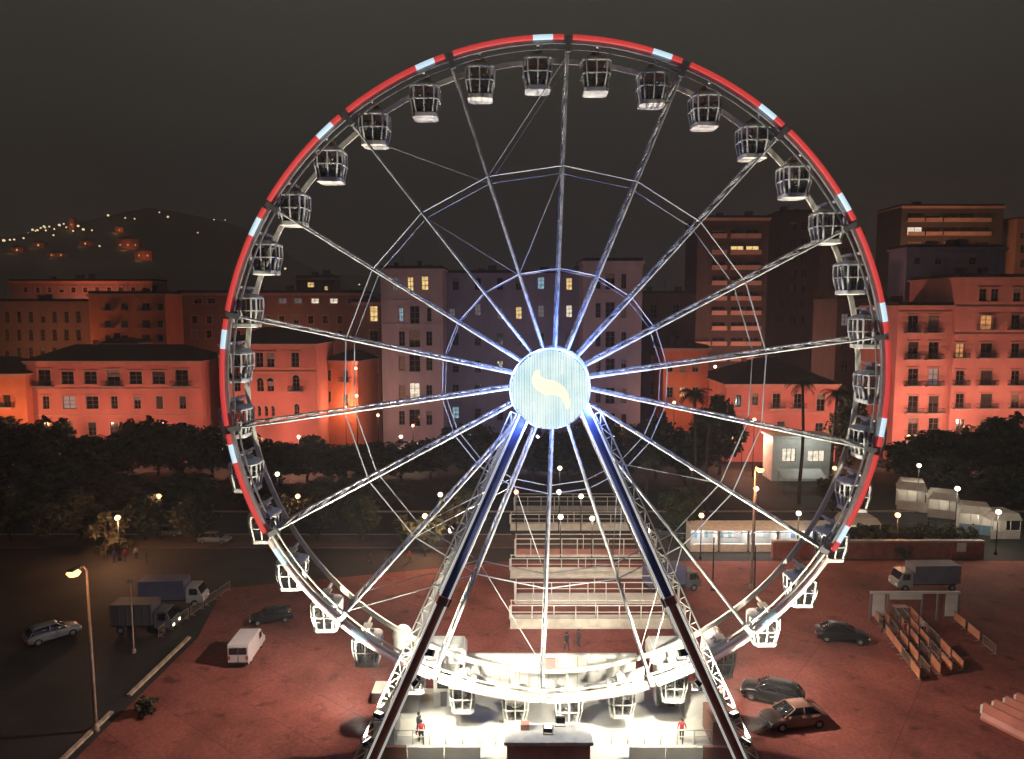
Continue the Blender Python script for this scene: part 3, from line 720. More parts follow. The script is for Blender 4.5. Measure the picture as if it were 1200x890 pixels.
        for i in range(3):
            x = random.uniform(.1, .8) * w; y = random.uniform(.2, .7) * depth; s = random.uniform(.8, 2.2)
            bb = MB(); bb.box(x, x + s, y, y + s, zt + .05, zt + random.uniform(1.2, 2.6)); bb.build('roof_box', M['wdrk'], rf)
        bb = MB(); x = random.uniform(.2, .8) * w; y = depth * .5; bb.tube((x, y, zt), (x, y, zt + 3.5), .04, .03, 5)
        for q in range(4): bb.bar((x - .6, y, zt + 2.3 + q*.3), (x + .6, y, zt + 2.3 + q*.3), .03)
        bb.build('aerial', M['dark'], rf)
    return t

P_ = 'pane'
# red-lit palazzo at the left, seven bays
wl_ = []
for i, (x, w_) in enumerate(((52,15),(79,15),(106,15),(133,15),(159,15),(186,15),(213,15))):
    wl_.append((x, 443, w_, 15 if i in (1,2,4,5) else 19, 't' + ('b' if i in (0,3,6) else ''), P_))
for i, (x, w_) in enumerate(((54,8),(81,15),(108,15),(134,8),(161,8),(187,8),(214,8))):
    wl_.append((x, 472, w_, 15, 't', 'lit_d' if i == 1 else P_))
for x in (54,81,108,134,161,187,214): wl_.append((x, 503, 10, 16, 't', P_))
building('palazzo', 'salmon palazzo with seven window bays and dark roof behind the park trees', 150, 35, 238, 425, 14, M['wred'], wl_, 'hip', floors=(456,487))
t = building('corner_house', 'brightly lit orange house wall cut by the left edge of the picture', 148, -60, 33, 440, 14, M['wora'], [(8,470,9,14,'b',P_),(-20,470,9,14,'t',P_)], 'hip')
# far left long building and its bright end
wl_ = []
for r_, py in enumerate((372, 393, 414)):
    for i in range(8): wl_.append((-6 + i * 14, py, 5, 13, 't', P_))
building('apartment_block', 'long brown apartment block with tall narrow windows at far left', 196, -70, 112, 355, 14, M['wbrn'], wl_, 'flat', M['wbrn'])
wl_ = []
for py in (360, 380, 397):
    wl_ += [(126, py, 6, 8, 'b', P_), (146, py, 8, 8, 't', P_), (171, py, 9, 9, 'b', P_), (188, py, 6, 8, 't', P_)]
building('apartment_block', 'bright orange four storey block with balconies behind the palazzo roof', 190, 112, 200, 346, 16, M['wora'], wl_, 'flat')
building('apartment_block', 'low wide brown block showing above the bright orange block', 225, 22, 186, 331, 10, M['wbrn'], [(x, 340, 5, 6, 't', P_) for x in range(30, 180, 14)], 'flat', M['wora'])
building('roof_lantern', 'dark square lantern tower rising above the palazzo roof', 175, 122, 166, 404, 6, M['wdrk'], [(144, 415, 10, 8, 't', P_)], 'hip')
# middle-left building with a row of lit top windows
wl_ = [(x, 353, 9, 6, 't', g) for x, g in ((232,P_),(248,P_),(276,P_),(300,P_),(331,'lit_d'),(349,'lit_d'),(369,'lit_w'),(391,'lit_w'),(412,P_))]
for py in (375, 392): wl_ += [(x, py, 6, 9, 't', P_) for x in range(228, 425, 17)]
building('apartment_block', 'dark block with a row of lit top windows left of the mauve palazzo', 200, 214, 430, 345, 14, M['wbrn'], wl_, 'flat')
building('rooftop_pavilion', 'small dark rooftop house with two yellow lit windows', 215, 352, 396, 327, 7, M['wdrk'], [(364, 334, 8, 6, '', 'lit_y'), (382, 338, 4, 5, '', 'lit_y')], 'flat', base=False)
# red villa with arched windows
wl_ = [(304,422,9,17,'t',P_),(317,422,9,17,'t',P_),(346,422,9,17,'t',P_),(305,453,8,12,'a',P_),(317,453,8,12,'a',P_),(347,451,8,15,'ab',P_),
       (304,483,4,10,'a',P_),(312,483,4,10,'a',P_),(320,483,4,10,'a',P_),(348,482,6,11,'a',P_),(278,422,8,17,'t',P_),(278,453,8,12,'a',P_)]
building('villa', 'red villa with round arched windows and an iron balcony', 150, 262, 372, 405, 15, M['wred'], wl_, 'hip', floors=(436,))
# angled bright house in the side street
t = building('street_house', 'glowing orange house in the side street under wall lamps', 160, 376, 424, 424, 16, M['wora'], [(386,440,6,13,'t',P_),(386,465,6,13,'t',P_),(408,440,6,13,'bt',P_),(408,468,6,14,'t',P_)], 'hip')
t.rotation_euler.z = R(-14)
# mauve U-shaped palazzo
def rows(cols, pys, w_, h_, st, lit={}):
    return [(x, y, w_, h_, st, lit.get((x, y), P_)) for y in pys for x in cols]
wl_ = rows((438,), (368, 397, 427, 460, 492), 9, 18, 't', {(438,368):'lit_y'})
building('palazzo', 'brown set-back bay at the left end of the mauve palazzo', 168, 417, 448, 356, 14, M['wbrn'], wl_, 'flat')
lit = {(463,333):'lit_y', (482,333):'lit_y', (499,332):'lit_y', (470,368):'lit_b', (486,460):'lit_w'}
wl_ = [(463,333,7,15,'t','lit_d'),(481,333,7,16,'t','lit_y'),(498,332,8,16,'t','lit_y'),(470,369,5,16,'t','lit_b'),(486,370,11,22,'t',P_),(503,369,5,16,'t',P_)]
wl_ += rows((471, 503), (397, 426, 460, 490), 7, 17, 't') + rows((486,), (397, 426, 490), 13, 20, 't') + [(486,459,12,20,'b','lit_w')]
building('palazzo', 'mauve palazzo wing with yellow lit attic windows left of the hub', 162, 449, 520, 317, 20, M['wpur'], wl_, 'flat', M['wpur'], floors=(352,380))
lc = {(530,369):'lit_d',(560,363):'lit_d',(586,368):'lit_d',(608,367):'lit_y',(634,332):'lit_b',(667,333):'lit_y',(667,365):'lit_w',(634,365):'lit_d',(534,484):'lit_b'}
wl_ = []
for (x, y), g in lc.items(): wl_.append((x, y, 7 if g != 'lit_b' else 8, 14, 't', g))
wl_ += [(x, y, 7, 14, 't', P_) for x, y in ((534,333),(560,333),(586,333),(608,333),(560,398),(586,398),(608,398),(534,398),(634,398),(667,398),(560,430),(534,430),(586,430),(534,458),(560,458),(560,486),(586,486))]
building('palazzo', 'dark slate centre of the big palazzo behind the glowing hub', 172, 520, 690, 322, 16, M['wblu'], wl_, 'flat', M['wblu'], floors=(350,))
wl_ = rows((701, 731), (330, 364, 398, 430, 464, 494), 6, 17, 't') + rows((715,), (330, 364, 398, 430, 464, 494), 11, 19, 't')
building('palazzo', 'mauve palazzo wing standing right of the hub', 162, 682, 750, 308, 20, M['wpur'], wl_, 'flat', M['wpur'], floors=(344,))
wl_ = rows((766, 792), (365, 395, 425, 455), 8, 16, 't')
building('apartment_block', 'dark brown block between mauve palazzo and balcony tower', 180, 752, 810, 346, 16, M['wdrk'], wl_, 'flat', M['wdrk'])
wl_ = [(762,452,8,14,'b',P_),(785,440,10,16,'t','lit_o'),(805,452,7,14,'t',P_)]
building('street_house', 'small orange lit house front at the foot of the balcony tower', 166, 776, 828, 410, 10, M['wora'], [(785,430,7,12,'t',P_),(800,430,7,12,'t',P_),(815,430,7,12,'t',P_),(785,460,7,12,'t',P_),(800,460,7,12,'t','lit_o'),(815,460,7,12,'t',P_)], 'flat')
# residential tower with balconies
wl_ = []
for r_, py in enumerate((274, 293, 311, 329, 347, 364, 382, 400, 418)):
    for x in (823, 842, 864, 882): wl_.append((x, py, 15, 9, 'B', 'lit_y' if (r_ == 1 and x in (864, 882)) else P_))
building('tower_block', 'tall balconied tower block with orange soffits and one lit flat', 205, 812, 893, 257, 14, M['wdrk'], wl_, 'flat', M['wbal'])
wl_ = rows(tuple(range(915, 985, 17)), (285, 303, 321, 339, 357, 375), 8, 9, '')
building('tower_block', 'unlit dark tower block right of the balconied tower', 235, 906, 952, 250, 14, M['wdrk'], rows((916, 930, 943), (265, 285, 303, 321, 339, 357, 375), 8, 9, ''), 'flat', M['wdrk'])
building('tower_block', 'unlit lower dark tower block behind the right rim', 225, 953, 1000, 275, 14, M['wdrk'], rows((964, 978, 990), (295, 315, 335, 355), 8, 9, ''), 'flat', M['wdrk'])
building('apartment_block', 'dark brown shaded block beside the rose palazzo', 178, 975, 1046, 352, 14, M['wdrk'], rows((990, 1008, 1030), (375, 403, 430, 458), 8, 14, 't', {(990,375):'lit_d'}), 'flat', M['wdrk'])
# low red villa with dark hip roof
wl_ = [(865,470,7,14,'t',P_),(885,468,7,14,'t',P_),(910,470,9,17,'bt',P_),(935,470,9,17,'bt',P_),(962,472,10,20,'t',P_),(915,500,9,12,'t',P_),(960,502,9,12,'t',P_)]
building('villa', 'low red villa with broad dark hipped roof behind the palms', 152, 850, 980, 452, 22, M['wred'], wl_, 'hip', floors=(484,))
# far right tower on a terrace
wl_ = [(x, py, 17, 9, 'B', 'lit_w' if (py == 271 and x == 1072) else P_) for py in (255, 271, 288, 304) for x in (1054, 1072, 1093, 1114, 1133, 1150)]
building('tower_block', 'brown balconied tower block rising above the rose palazzo', 240, 1044, 1160, 243, 16, M['wdrk'], wl_, 'flat', M['wbal'])
building('tower_block', 'dark tower edge at the far right of the picture', 238, 1176, 1260, 258, 14, M['wbrn'], rows((1186,1200), (275, 292, 309), 8, 9, ''), 'flat', M['wbrn'])
building('rooftop_pavilion', 'slate coloured attic storey on top of the rose palazzo', 170, 1052, 1165, 292, 8, M['wblu'], [(1075,306,8,8,'',P_),(1100,306,8,8,'',P_),(1140,306,8,8,'',P_)], 'flat', M['wblu'])
# rose palazzo at the right
wl_ = rows((1070, 1094), (380, 411, 442, 474, 500), 12, 20, 'bt', {(1094,442):'lit_d'})
building('palazzo', 'lower wing of the rose palazzo with iron balconies', 152, 1046, 1112, 360, 16, M['wred2'], wl_, 'flat', floors=(366,))
wl_ = rows((1126, 1152, 1166, 1192), (346,), 9, 15, 't') + rows((1125, 1156, 1190), (378, 411, 443, 470, 500), 10, 17, 'bt', {(1125,411):P_})
wl_ = [(x, y, (14 if x == 1156 else w_), h_, s_, 'lit_o' if (x, y) == (1156, 378) else ('lit_o' if (x, y) == (1125, 411) else g)) for x, y, w_, h_, s_, g in wl_]
wl_ += [(1222, y, 10, 17, 'bt', P_) for y in (378, 411, 443, 470, 500)]
building('palazzo', 'tall rose palazzo with balconies at the right edge', 151, 1112, 1250, 327, 18, M['wred2'], wl_, 'flat', floors=(360, 392))

# ------------------------------------------------------------------ hillside houses and lights
hh = [(150,292,26,12,'lit_o'),(140,272,10,6,'lit_o'),(168,304,20,10,'lit_o'),(84,268,6,12,'lit_o'),(66,302,22,4,'lit_o'),(20,296,14,6,'lit_y'),(100,288,14,6,'lit_y'),(45,290,14,6,'lit_y')]
for i, (px, py, w_, h_, g) in enumerate(hh):
    p = on_hill(px, py); s = p.y / F; ww, hz = w_ * s, max(h_ * s, 5)
    lab = ['pale house glowing orange on the dark hillside', 'small orange house high on the hillside', 'long orange house stepping down the hillside', 'thin lit belfry among the hillside lights',
           'low orange lit terrace on the left hillside', 'yellow lit house at the far left of the hillside', 'yellow lit house right of the hillside belfry', 'yellow lit house left of the hillside belfry'][i]
    t = thing('hillside_house' if i != 3 else 'belfry', lab, 'house', p - Vector((0, 0, 1)), 0, 'houses on the hillside')
    b = MB(); b.box(-ww/2, ww/2, 0, 8, -3, hz); b.build('wall', M['wora'], t)
    b = MB(); b.prism([(-ww/2 - .5, hz), (ww/2 + .5, hz), (0, hz + min(3, ww * .25))], -.4, 8.4); b.build('roof', M['rooft'], t)
    for k in range(max(1, int(ww / 8))):
        b = MB(); x = -ww/2 + (k + .5) * ww / max(1, int(ww / 8)); b.box(x - .9, x + .9, -.06, -.01, hz * .35, hz * .35 + 2); b.build('window', M[g], t)
    l = bpy.data.lights.new('porch_light', 'POINT'); l.energy = 1300 if i in (0, 1, 2, 3) else 500; l.color = (1,.42,.2); l.shadow_soft_size = .5; obj('porch_light', l, t, (0, -9, 3))
b = MB(); b.lathe([(0,.0),(.9,.35),(1.1,1.0),(.8,1.7),(0,2.0)], 8, (0,0,4.4)); bulbme = b.mesh('bulb', emit('far_bulb', (1,.72,.4), 1.6))
b = MB(); b.tube((0,0,-1),(0,0,4.4),.18,.12,5); polme = b.mesh('pole', M['dark'])
hl = [(3,212),(2,218),(24,215),(26,220),(49,226),(42,232),(25,261),(41,261),(38,268),(53,267),(58,271),(64,274),(70,272),(44,275),(22,274),(78,272),(92,273),(108,276),(63,282),(12,287),(5,291),(17,287),(28,285),(117,294),(127,260),(147,261),(158,262),(187,254),(197,262),(232,278),(251,262),(264,262),(333,275),(420,282),(48,273),(75,268),(98,277),(33,271),(86,277),(54,276)]
for i, (px, py) in enumerate(hl):
    t = thing('hillside_lamp', 'tiny %s lamp on the dark hillside, %s from the left' % ('white' if i % 3 else 'yellow', ORD[sorted(hl).index((px, py))]), 'lamp', on_hill(px, py), 0, 'lamps on the hillside')
    s = 1.0 if i % 4 else 1.5
    obj('bulb', bulbme, t).scale = (s, s, s); obj('pole', polme, t)

# ------------------------------------------------------------------ street lamps
_lm = {}
def lamp_meshes(kind, h):
    key = (kind, round(h, 1))
    if key in _lm: return _lm[key]
    b = MB(); 
    if kind == 'globe':
        b.tube((0,0,0), (0,0,h-.3), .09, .06, 8); b.lathe([(.0,0),(.22,0),(.2,.25),(.09,.5)], 10); pole = b.mesh('pole', M['dark'], True)
        b = MB(); b.lathe([(0,h-.32),(.22,h-.25),(.36,h),(.25,h+.27),(0,h+.36)], 12); bulb = b
    else:
        b.tube((0,0,0), (0,0,h-.6), .16, .08, 8); b.tube((0,0,h-.6), (0,-.35,h-.12), .07, .06, 6); b.tube((0,-.35,h-.12), (0,-1.3,h+.02), .06, .05, 6); b.lathe([(0,0),(.26,0),(.24,.4),(.15,.7)], 10); pole = b.mesh('pole', M['kerb'] if kind == 'tall' else M['dark'], True)
        b = MB(); b.lathe([(0,h-.5),(.34,h-.4),(.5,h-.18),(.36,h-.02),(0,h+.04)], 12, (0,-1.6,0)); bulb = b
    hb_ = MB()
    if kind == 'globe': hb_.lathe([(.0,h+.36),(.12,h+.37),(0,h+.5)], 8)
    else: hb_.box(-.22, .22, -2.05, -1.15, h + .04, h + .2)
    _lm[key] = (pole, bulb, hb_.mesh('lamp_cap', M['dark'])); return _lm[key]
def street_lamp(px, py, pb, kind, P, c, bulb, label, Y=None, scale=1.0):
    if Y is None: g = G(px, pb); Y = g.y
    top = W(px, py, Y); h = max(2.5, top.z - (0 if kind != 'globe' else 0))
    t = thing('street_lamp', label, 'street lamp', (top.x, Y, 0), 0, 'street lamps')
    pole, bm_, cap = lamp_meshes(kind, h)
    obj('pole', pole, t); bm_.build('bulb', M[bulb], t, True); obj('lamp_cap', cap, t)
    l = bpy.data.lights.new('lamp_light', 'POINT'); l.energy = P; l.color = c; l.shadow_soft_size = .35
    obj('lamp_light', l, t, (0, -.55, h) if kind == 'globe' else (0, -1.6, h - .55))
    return t
SOD = (1, .46, .22); RED = (1, .45, .33); WHT = (1, .84, .66); MAU = (.62,.58,1)
SL = [ (138,607,657,'globe',6000,SOD,'bulb_o','bright street lamp glowing against orange foliage on the left promenade'),
 (186,582,633,'globe',500,SOD,'bulb_o','small street lamp behind the left promenade trees'),
 (101,660,857,'tall',550,SOD,'bulb_o','tall foreground street lamp standing beside the kerb at left'),
 (349,582,632,'globe',700,SOD,'bulb_o','street lamp by the road just inside the left rim'),
 (325,556,622,'globe',150,WHT,'bulb_w','thin white street lamp in the park left of the spokes'),
 (498,605,652,'globe',6000,SOD,'bulb_o','bright street lamp lighting an orange bush left of the front leg'),
 (516,580,634,'globe',350,WHT,'bulb_w','white street lamp above the orange lit bush'),
 (605,577,637,'globe',500,RED,'bulb_r','red glowing lamp at the left end of the railed platforms'),
 (656,549,620,'globe',500,WHT,'bulb_w','white globe lamp below the hub, highest of three'),
 (655,577,640,'globe',700,WHT,'bulb_w','white globe lamp below the hub, middle of three'),
 (681,582,645,'globe',700,WHT,'bulb_w','white globe lamp below the hub, beside the vertical spoke'),
 (657,606,668,'globe',900,WHT,'bulb_w','low white globe lamp among the railed platforms'),
 (694,608,668,'globe',900,WHT,'bulb_w','second low white globe lamp among the railed platforms'),
 (729,498,570,'globe',500,SOD,'bulb_o','orange lamp among dark trees right of the hub'),
 (885,545,690,'tall',4200,SOD,'bulb_o','tall orange street lamp with starry glare right of centre'),
 (886,573,656,'globe',3200,SOD,'bulb_o','orange globe lamp just below the tall starry lamp'),
 (936,602,652,'globe',700,WHT,'bulb_w','white globe lamp over the white stalls'),
 (822,604,655,'globe',900,SOD,'bulb_o','orange globe lamp at the left end of the white stalls'),
 (811,549,610,'globe',250,WHT,'bulb_w','pale globe lamp among the dark central trees'),
 (1077,546,600,'globe',600,WHT,'bulb_w','white globe lamp behind the white pavilion'),
 (1122,573,640,'globe',1500,WHT,'bulb_w','bright white globe lamp over the market terrace'),
 (1170,600,650,'globe',1700,WHT,'bulb_w','bright white globe lamp at the right end of the terrace'),
 (1160,492,560,'globe',500,WHT,'bulb_w','white globe lamp above the trees before the rose palazzo'),
 (978,549,600,'globe',600,SOD,'bulb_o','orange globe lamp beside the white kiosk awning'),
 (1052,604,652,'globe',900,SOD,'bulb_o','orange lamp rising from the quay wall planter'),
 (884,492,560,'globe',900,SOD,'bulb_o','orange lamp in front of the low red villa'),
 (443,487,0,'globe',500,SOD,'bulb_o','orange lamp at the foot of the brown palazzo bay'),
 (484,499,0,'globe',700,RED,'bulb_r','red lamp glowing at the foot of the mauve wing'),
 (334,503,0,'globe',1500,RED,'bulb_r','red lamp in the bushes below the villa balcony'),
 (405,478,0,'globe',3600,SOD,'bulb_o','lowest bright lamp in the orange side street'),
 (418,464,0,'globe',1300,RED,'bulb_o','middle lamp in the orange side street'),
 (417,432,0,'globe',1100,RED,'bulb_o','highest lamp in the orange side street')]
for a in SL:
    px, py, pb, k, P, c, bl, lb = a
    street_lamp(px, py, pb, k, P * .55, c, bl, lb, None if pb else 157)
# lamps of the street behind the park, in front of the facades (mostly hidden by the trees); slate centre pair added as blue fill
for px, P, c, lb in ((-15,7500,SOD,'before the orange corner house'),(70,5200,RED,'before the left bays of the salmon palazzo'),(140,5200,RED,'before the middle bays of the salmon palazzo'),(205,5200,RED,'before the right bays of the salmon palazzo'),
                  (300,7500,RED,'before the red villa with arches'),(350,4500,RED,'at the corner of the red villa'),(470,2300,WHT,'before the mauve left wing'),(555,2300,MAU,'added as blue fill before the slate palazzo centre, left'),(630,2300,MAU,'added as blue fill before the slate palazzo centre, right'),
                  (720,2000,MAU,'before the mauve right wing'),(870,5000,RED,'before the left half of the low red villa'),(940,6000,RED,'before the right half of the low red villa'),
                  (1065,9000,RED,'before the rose palazzo lower wing'),(1110,9000,RED,'between the two wings of the rose palazzo'),(1150,9500,RED,'before the tall rose palazzo'),(1195,9500,RED,'before the right end of the rose palazzo')):
    street_lamp(px, 512, 0, 'globe', P * 1.0, c, 'bulb_o' if c != WHT else 'bulb_w', 'street lamp behind the park trees ' + lb, 141.5)
# upper street lamps behind, lighting the second line of houses
for px, py, Y, P, c, lb in ((60,432,184,6000,SOD,'behind the palazzo, lighting the long brown block'),(150,432,178,15000,SOD,'behind the palazzo, lighting the bright orange block'),(320,425,192,4500,RED,'behind the villa roof'),
                  (100,368,218,7000,RED,'on the upper left street'),(838,430,190,9000,RED,'at the foot of the balconied tower, left'),(872,430,190,9000,RED,'at the foot of the balconied tower, right'),
                  (1075,325,226,9000,SOD,'before the far right tower, left'),(1130,325,226,9000,SOD,'before the far right tower, right'),(790,472,160,2500,SOD,'before the small orange house front')):
    street_lamp(px, py, 0, 'globe', P * .95, c, 'bulb_o', 'upper street lamp ' + lb, Y)

# ------------------------------------------------------------------ trees
def crown_mesh(seed, rx, rz, n=60, per=46, ls=.55, m=None):
    rnd = random.Random(seed); b = MB()
    cl = []
    while len(cl) < n:
        p = Vector((rnd.uniform(-1,1), rnd.uniform(-1,1), rnd.uniform(-1,1)))
        if .25 < p.length < 1.0: cl.append(Vector((p.x * rx * rnd.uniform(.8,1.1), p.y * rx, p.z * rz)))
    for c in cl:
        rc = rnd.uniform(.16, .34) * rx
        for k in range(per):
            d = Vector((rnd.gauss(0,1), rnd.gauss(0,1), rnd.gauss(0,.8))).normalized() * rc * rnd.uniform(.5, 1.05)
            p = c + d; s = ls * rnd.uniform(.6, 1.3)
            u = Vector((rnd.gauss(0,1), rnd.gauss(0,1), rnd.gauss(0,.6))).normalized(); v = u.cross(Vector((rnd.gauss(0,1), rnd.gauss(0,1), rnd.gauss(0,1)))).normalized()
            b.face([p - u*s, p + v*s*.45, p + u*s, p - v*s*.45])
    me = bpy.data.meshes.new('crown'); me.from_pydata(b.v, [], b.f); me.materials.append(m); return me
def trunk_mesh(seed, h, rx, rz):
    rnd = random.Random(seed); b = MB(); p = Vector((0,0,0)); r = .32
    for k in range(3):
        q = Vector((rnd.uniform(-.3,.3), rnd.uniform(-.3,.3), h * (k + 1) / 3)); b.tube(p, q, r, r * .8, 8); p = q; r *= .8
    for k in range(6):
        t = rnd.uniform(0, 6.28); e_ = p + Vector((math.cos(t) * rx * .6, math.sin(t) * rx * .6, rz * rnd.uniform(.3, 1.1)))
        m_ = p.lerp(e_, .5) + Vector((0, 0, .4)); b.tube(p, m_, r * .7, r * .4, 6); b.tube(m_, e_, r * .4, r * .15, 6)
    return b.mesh('trunk', M['bark'], True)
CR = [crown_mesh(i, 4.3, 4.4, 78, 46, .5, M['leaf'] if i % 2 else M['leaf2']) for i in range(4)]
TR = [trunk_mesh(i, 3.4, 4.2, 3.4) for i in range(4)]
BU = [crown_mesh(20 + i, 1.3, 1.0, 22, 34, .25, M['leaf2'] if i else M['leaf']) for i in range(2)]
BT = [trunk_mesh(30, .5, 1.2, .9)]
tcount = [0]
def tree(x, y, top, sx, label, name='park_tree', grp='trees of the park'):
    k = tcount[0] = tcount[0] + 1; v = k % 4
    s = top / 11.0 * (1 + .07 * math.sin(k * 2.7)); sx *= 1 + .12 * math.sin(k * 1.9)
    t = thing(name, label, 'tree', (x, y, 0), k * 1.3, grp); t.scale = (sx * .95, sx * .95, s)
    obj('trunk', TR[v], t); o = obj('crown', CR[v], t, (0, 0, 6.5)); return t
def tree_px(px, pytop, Y, sx, label): 
    p = W(px, pytop, Y); return tree(p.x, Y, p.z, sx, label)
TL = [(-10,490,136,1.5,'spreading tree cut by the left edge'),(22,500,131,1.3,'dense tree below the orange corner house'),(55,492,134,1.3,'dense tree before the left palazzo bays'),(92,508,128,1.3,'low dark tree in front of the palazzo, fourth from left'),(125,514,133,1.2,'tree before the palazzo middle bays'),
 (152,492,138,1.0,'ragged tree against the palazzo wall'),(182,488,139,.95,'tall ragged tree against the palazzo wall'),(212,500,136,1.2,'tree below the palazzo right corner'),(246,496,137,1.2,'tree right of the palazzo corner'),(288,512,134,1.2,'tree below the villa left end'),
 (322,512,130,1.2,'tree below the villa arches'),(360,515,133,1.2,'tree at the villa corner'),(396,520,134,1.1,'tree at the side street mouth'),(436,520,132,1.2,'tree before the brown palazzo bay'),(470,518,134,1.1,'tree before the mauve left wing'),
 (505,512,136,1.2,'tree between mauve wing and hub'),(545,500,138,1.3,'tree left below the hub'),(585,505,134,1.3,'tree directly left under the hub'),(625,508,136,1.3,'tree directly under the hub'),(665,506,134,1.3,'tree right under the hub'),
 (700,492,137,1.3,'tree right below the hub'),(735,500,133,1.2,'tree behind the right front leg'),(770,480,136,1.1,'tall tree left of the central palms'),(845,470,139,1.0,'tree between palms and red villa'),(805,500,131,1.1,'tree between the central palms'),
 (1000,470,140,1.1,'dark tree beside the kiosk behind the right rim'),(1068,512,134,1.1,'round tree before the rose palazzo lower wing'),(1095,506,136,1.2,'round tree before the rose palazzo'),(1130,505,134,1.2,'round tree under the rose palazzo windows'),(1165,496,136,1.4,'large tree under the right palazzo end'),(1198,488,133,1.4,'large tree cut by the right edge'),
 (20,545,118,1.5,'front row tree at far left of the park'),(70,550,117,1.4,'front row tree second from left'),(128,556,116,1.3,'front row tree over the promenade lamp'),(215,556,117,1.3,'front row tree left of the rim'),(300,556,116,1.2,'front row tree crossed by the left rim'),
 (385,560,117,1.2,'front row tree between rim and spokes'),(450,566,116,1.1,'front row tree left of the bright lamp'),(545,560,117,1.2,'front row tree left of the front leg'),(1110,540,120,1.0,'front row tree behind the market terrace'),(1185,545,118,1.2,'front row tree at the right end of the terrace')]
TL += [(8,572,99,.8,'roadside tree at the far left edge'),(48,580,98,.7,'roadside tree left of the bright promenade lamp'),(92,574,99.5,.75,'roadside tree just left of the bright promenade lamp'),(168,580,99,.7,'roadside tree right of the bright promenade lamp'),(228,576,98.5,.75,'roadside tree near the left rim'),(322,582,99,.7,'roadside tree behind the lower left rim'),(372,576,100,.75,'roadside tree between the lower left spokes'),(424,580,99,.7,'roadside tree left of the glowing bush'),(545,574,99,.7,'roadside tree beside the left front leg'),(800,566,100,.75,'roadside tree left of the white stalls'),(985,560,112,.9,'tree behind the quay wall by the right rim')]
for px, py, Y, sx, lb in TL: tree_px(px, py, Y, sx, 'dark park tree, ' + lb)
# palms
def palm(px, pytop, Y, label, fr=26):
    p = W(px, pytop, Y); h = p.z - 1.2; t = thing('palm_tree', label, 'palm tree', (p.x, Y, 0), px, 'palms of the promenade')
    b = MB(); q = Vector((0,0,0))
    for k in range(5):
        e_ = Vector((.25 * math.sin(k), .12 * k, h * (k + 1) / 5)); b.tube(q, e_, .3 - .02*k, .28 - .02*k, 8); q = e_
    b.build('trunk', M['bark'], t, True)
    rnd = random.Random(px); cb = MB()
    for k in range(fr):
        a = k * 2.4; up = rnd.uniform(-.5, 1.1); L = rnd.uniform(2.4, 3.2); pr = q; d = Vector((math.cos(a), math.sin(a), up)).normalized(); side = Vector((-math.sin(a), math.cos(a), 0))
        for j in range(7):
            nx = pr + d * L / 7; d = (d + Vector((0,0,-.22))).normalized(); wd_ = .5 * math.sin((j + 1) / 8 * math.pi) + .1
            for sd in (-1, 1):
                for u in (.2, .6):
                    o = pr.lerp(nx, u); cb.face([o, o + d * .12, o + side * sd * wd_ + d * .35 - Vector((0,0,.22)), o + side * sd * wd_ + d * .25 - Vector((0,0,.25))])
            pr = nx
    me = bpy.data.meshes.new('crown'); me.from_pydata(cb.v, [], cb.f); me.materials.append(M['frond']); obj('crown', me, t)
palm(942, 440, 118, 'slender palm silhouetted before the red villa')
palm(978, 452, 128, 'bushy palm right of the slender palm')
palm(818, 452, 112, 'tall palm with shaggy crown right of the hub', 34)
palm(832, 476, 106, 'shorter palm beside the tall shaggy palm', 34)
palm(758, 520, 112, 'low palm behind the right front leg')
# lit bushes and small shrubs
def bush(p, s, label, v=0):
    t = thing('bush', label, 'bush', p, 1.7 * v, 'bushes'); t.scale = (s, s, s); obj('foliage', BU[v % 2], t, (0,0,1.0)); obj('stem', BT[0], t); return t
bush(G(128, 646), 2.4, 'bush glowing orange beside the left promenade lamp', 1)
bush(G(490, 640), 2.6, 'bush glowing orange beside the lamp left of the front leg', 0)
bush(G(170, 838), .7, 'small dark bush on the car park edge', 1)
bush(G(1040, 655) + Vector((1.6, .8, 0)), 1.1, 'planted bush below the quay wall lamp', 0)
for i in range(9): bush(Vector((G(905,655).x + 11.5 + i * 2.05, 96.3, 1.2)), 1.0, 'hedge bush on the quay wall, %s from its left end' % ORD[i], i)

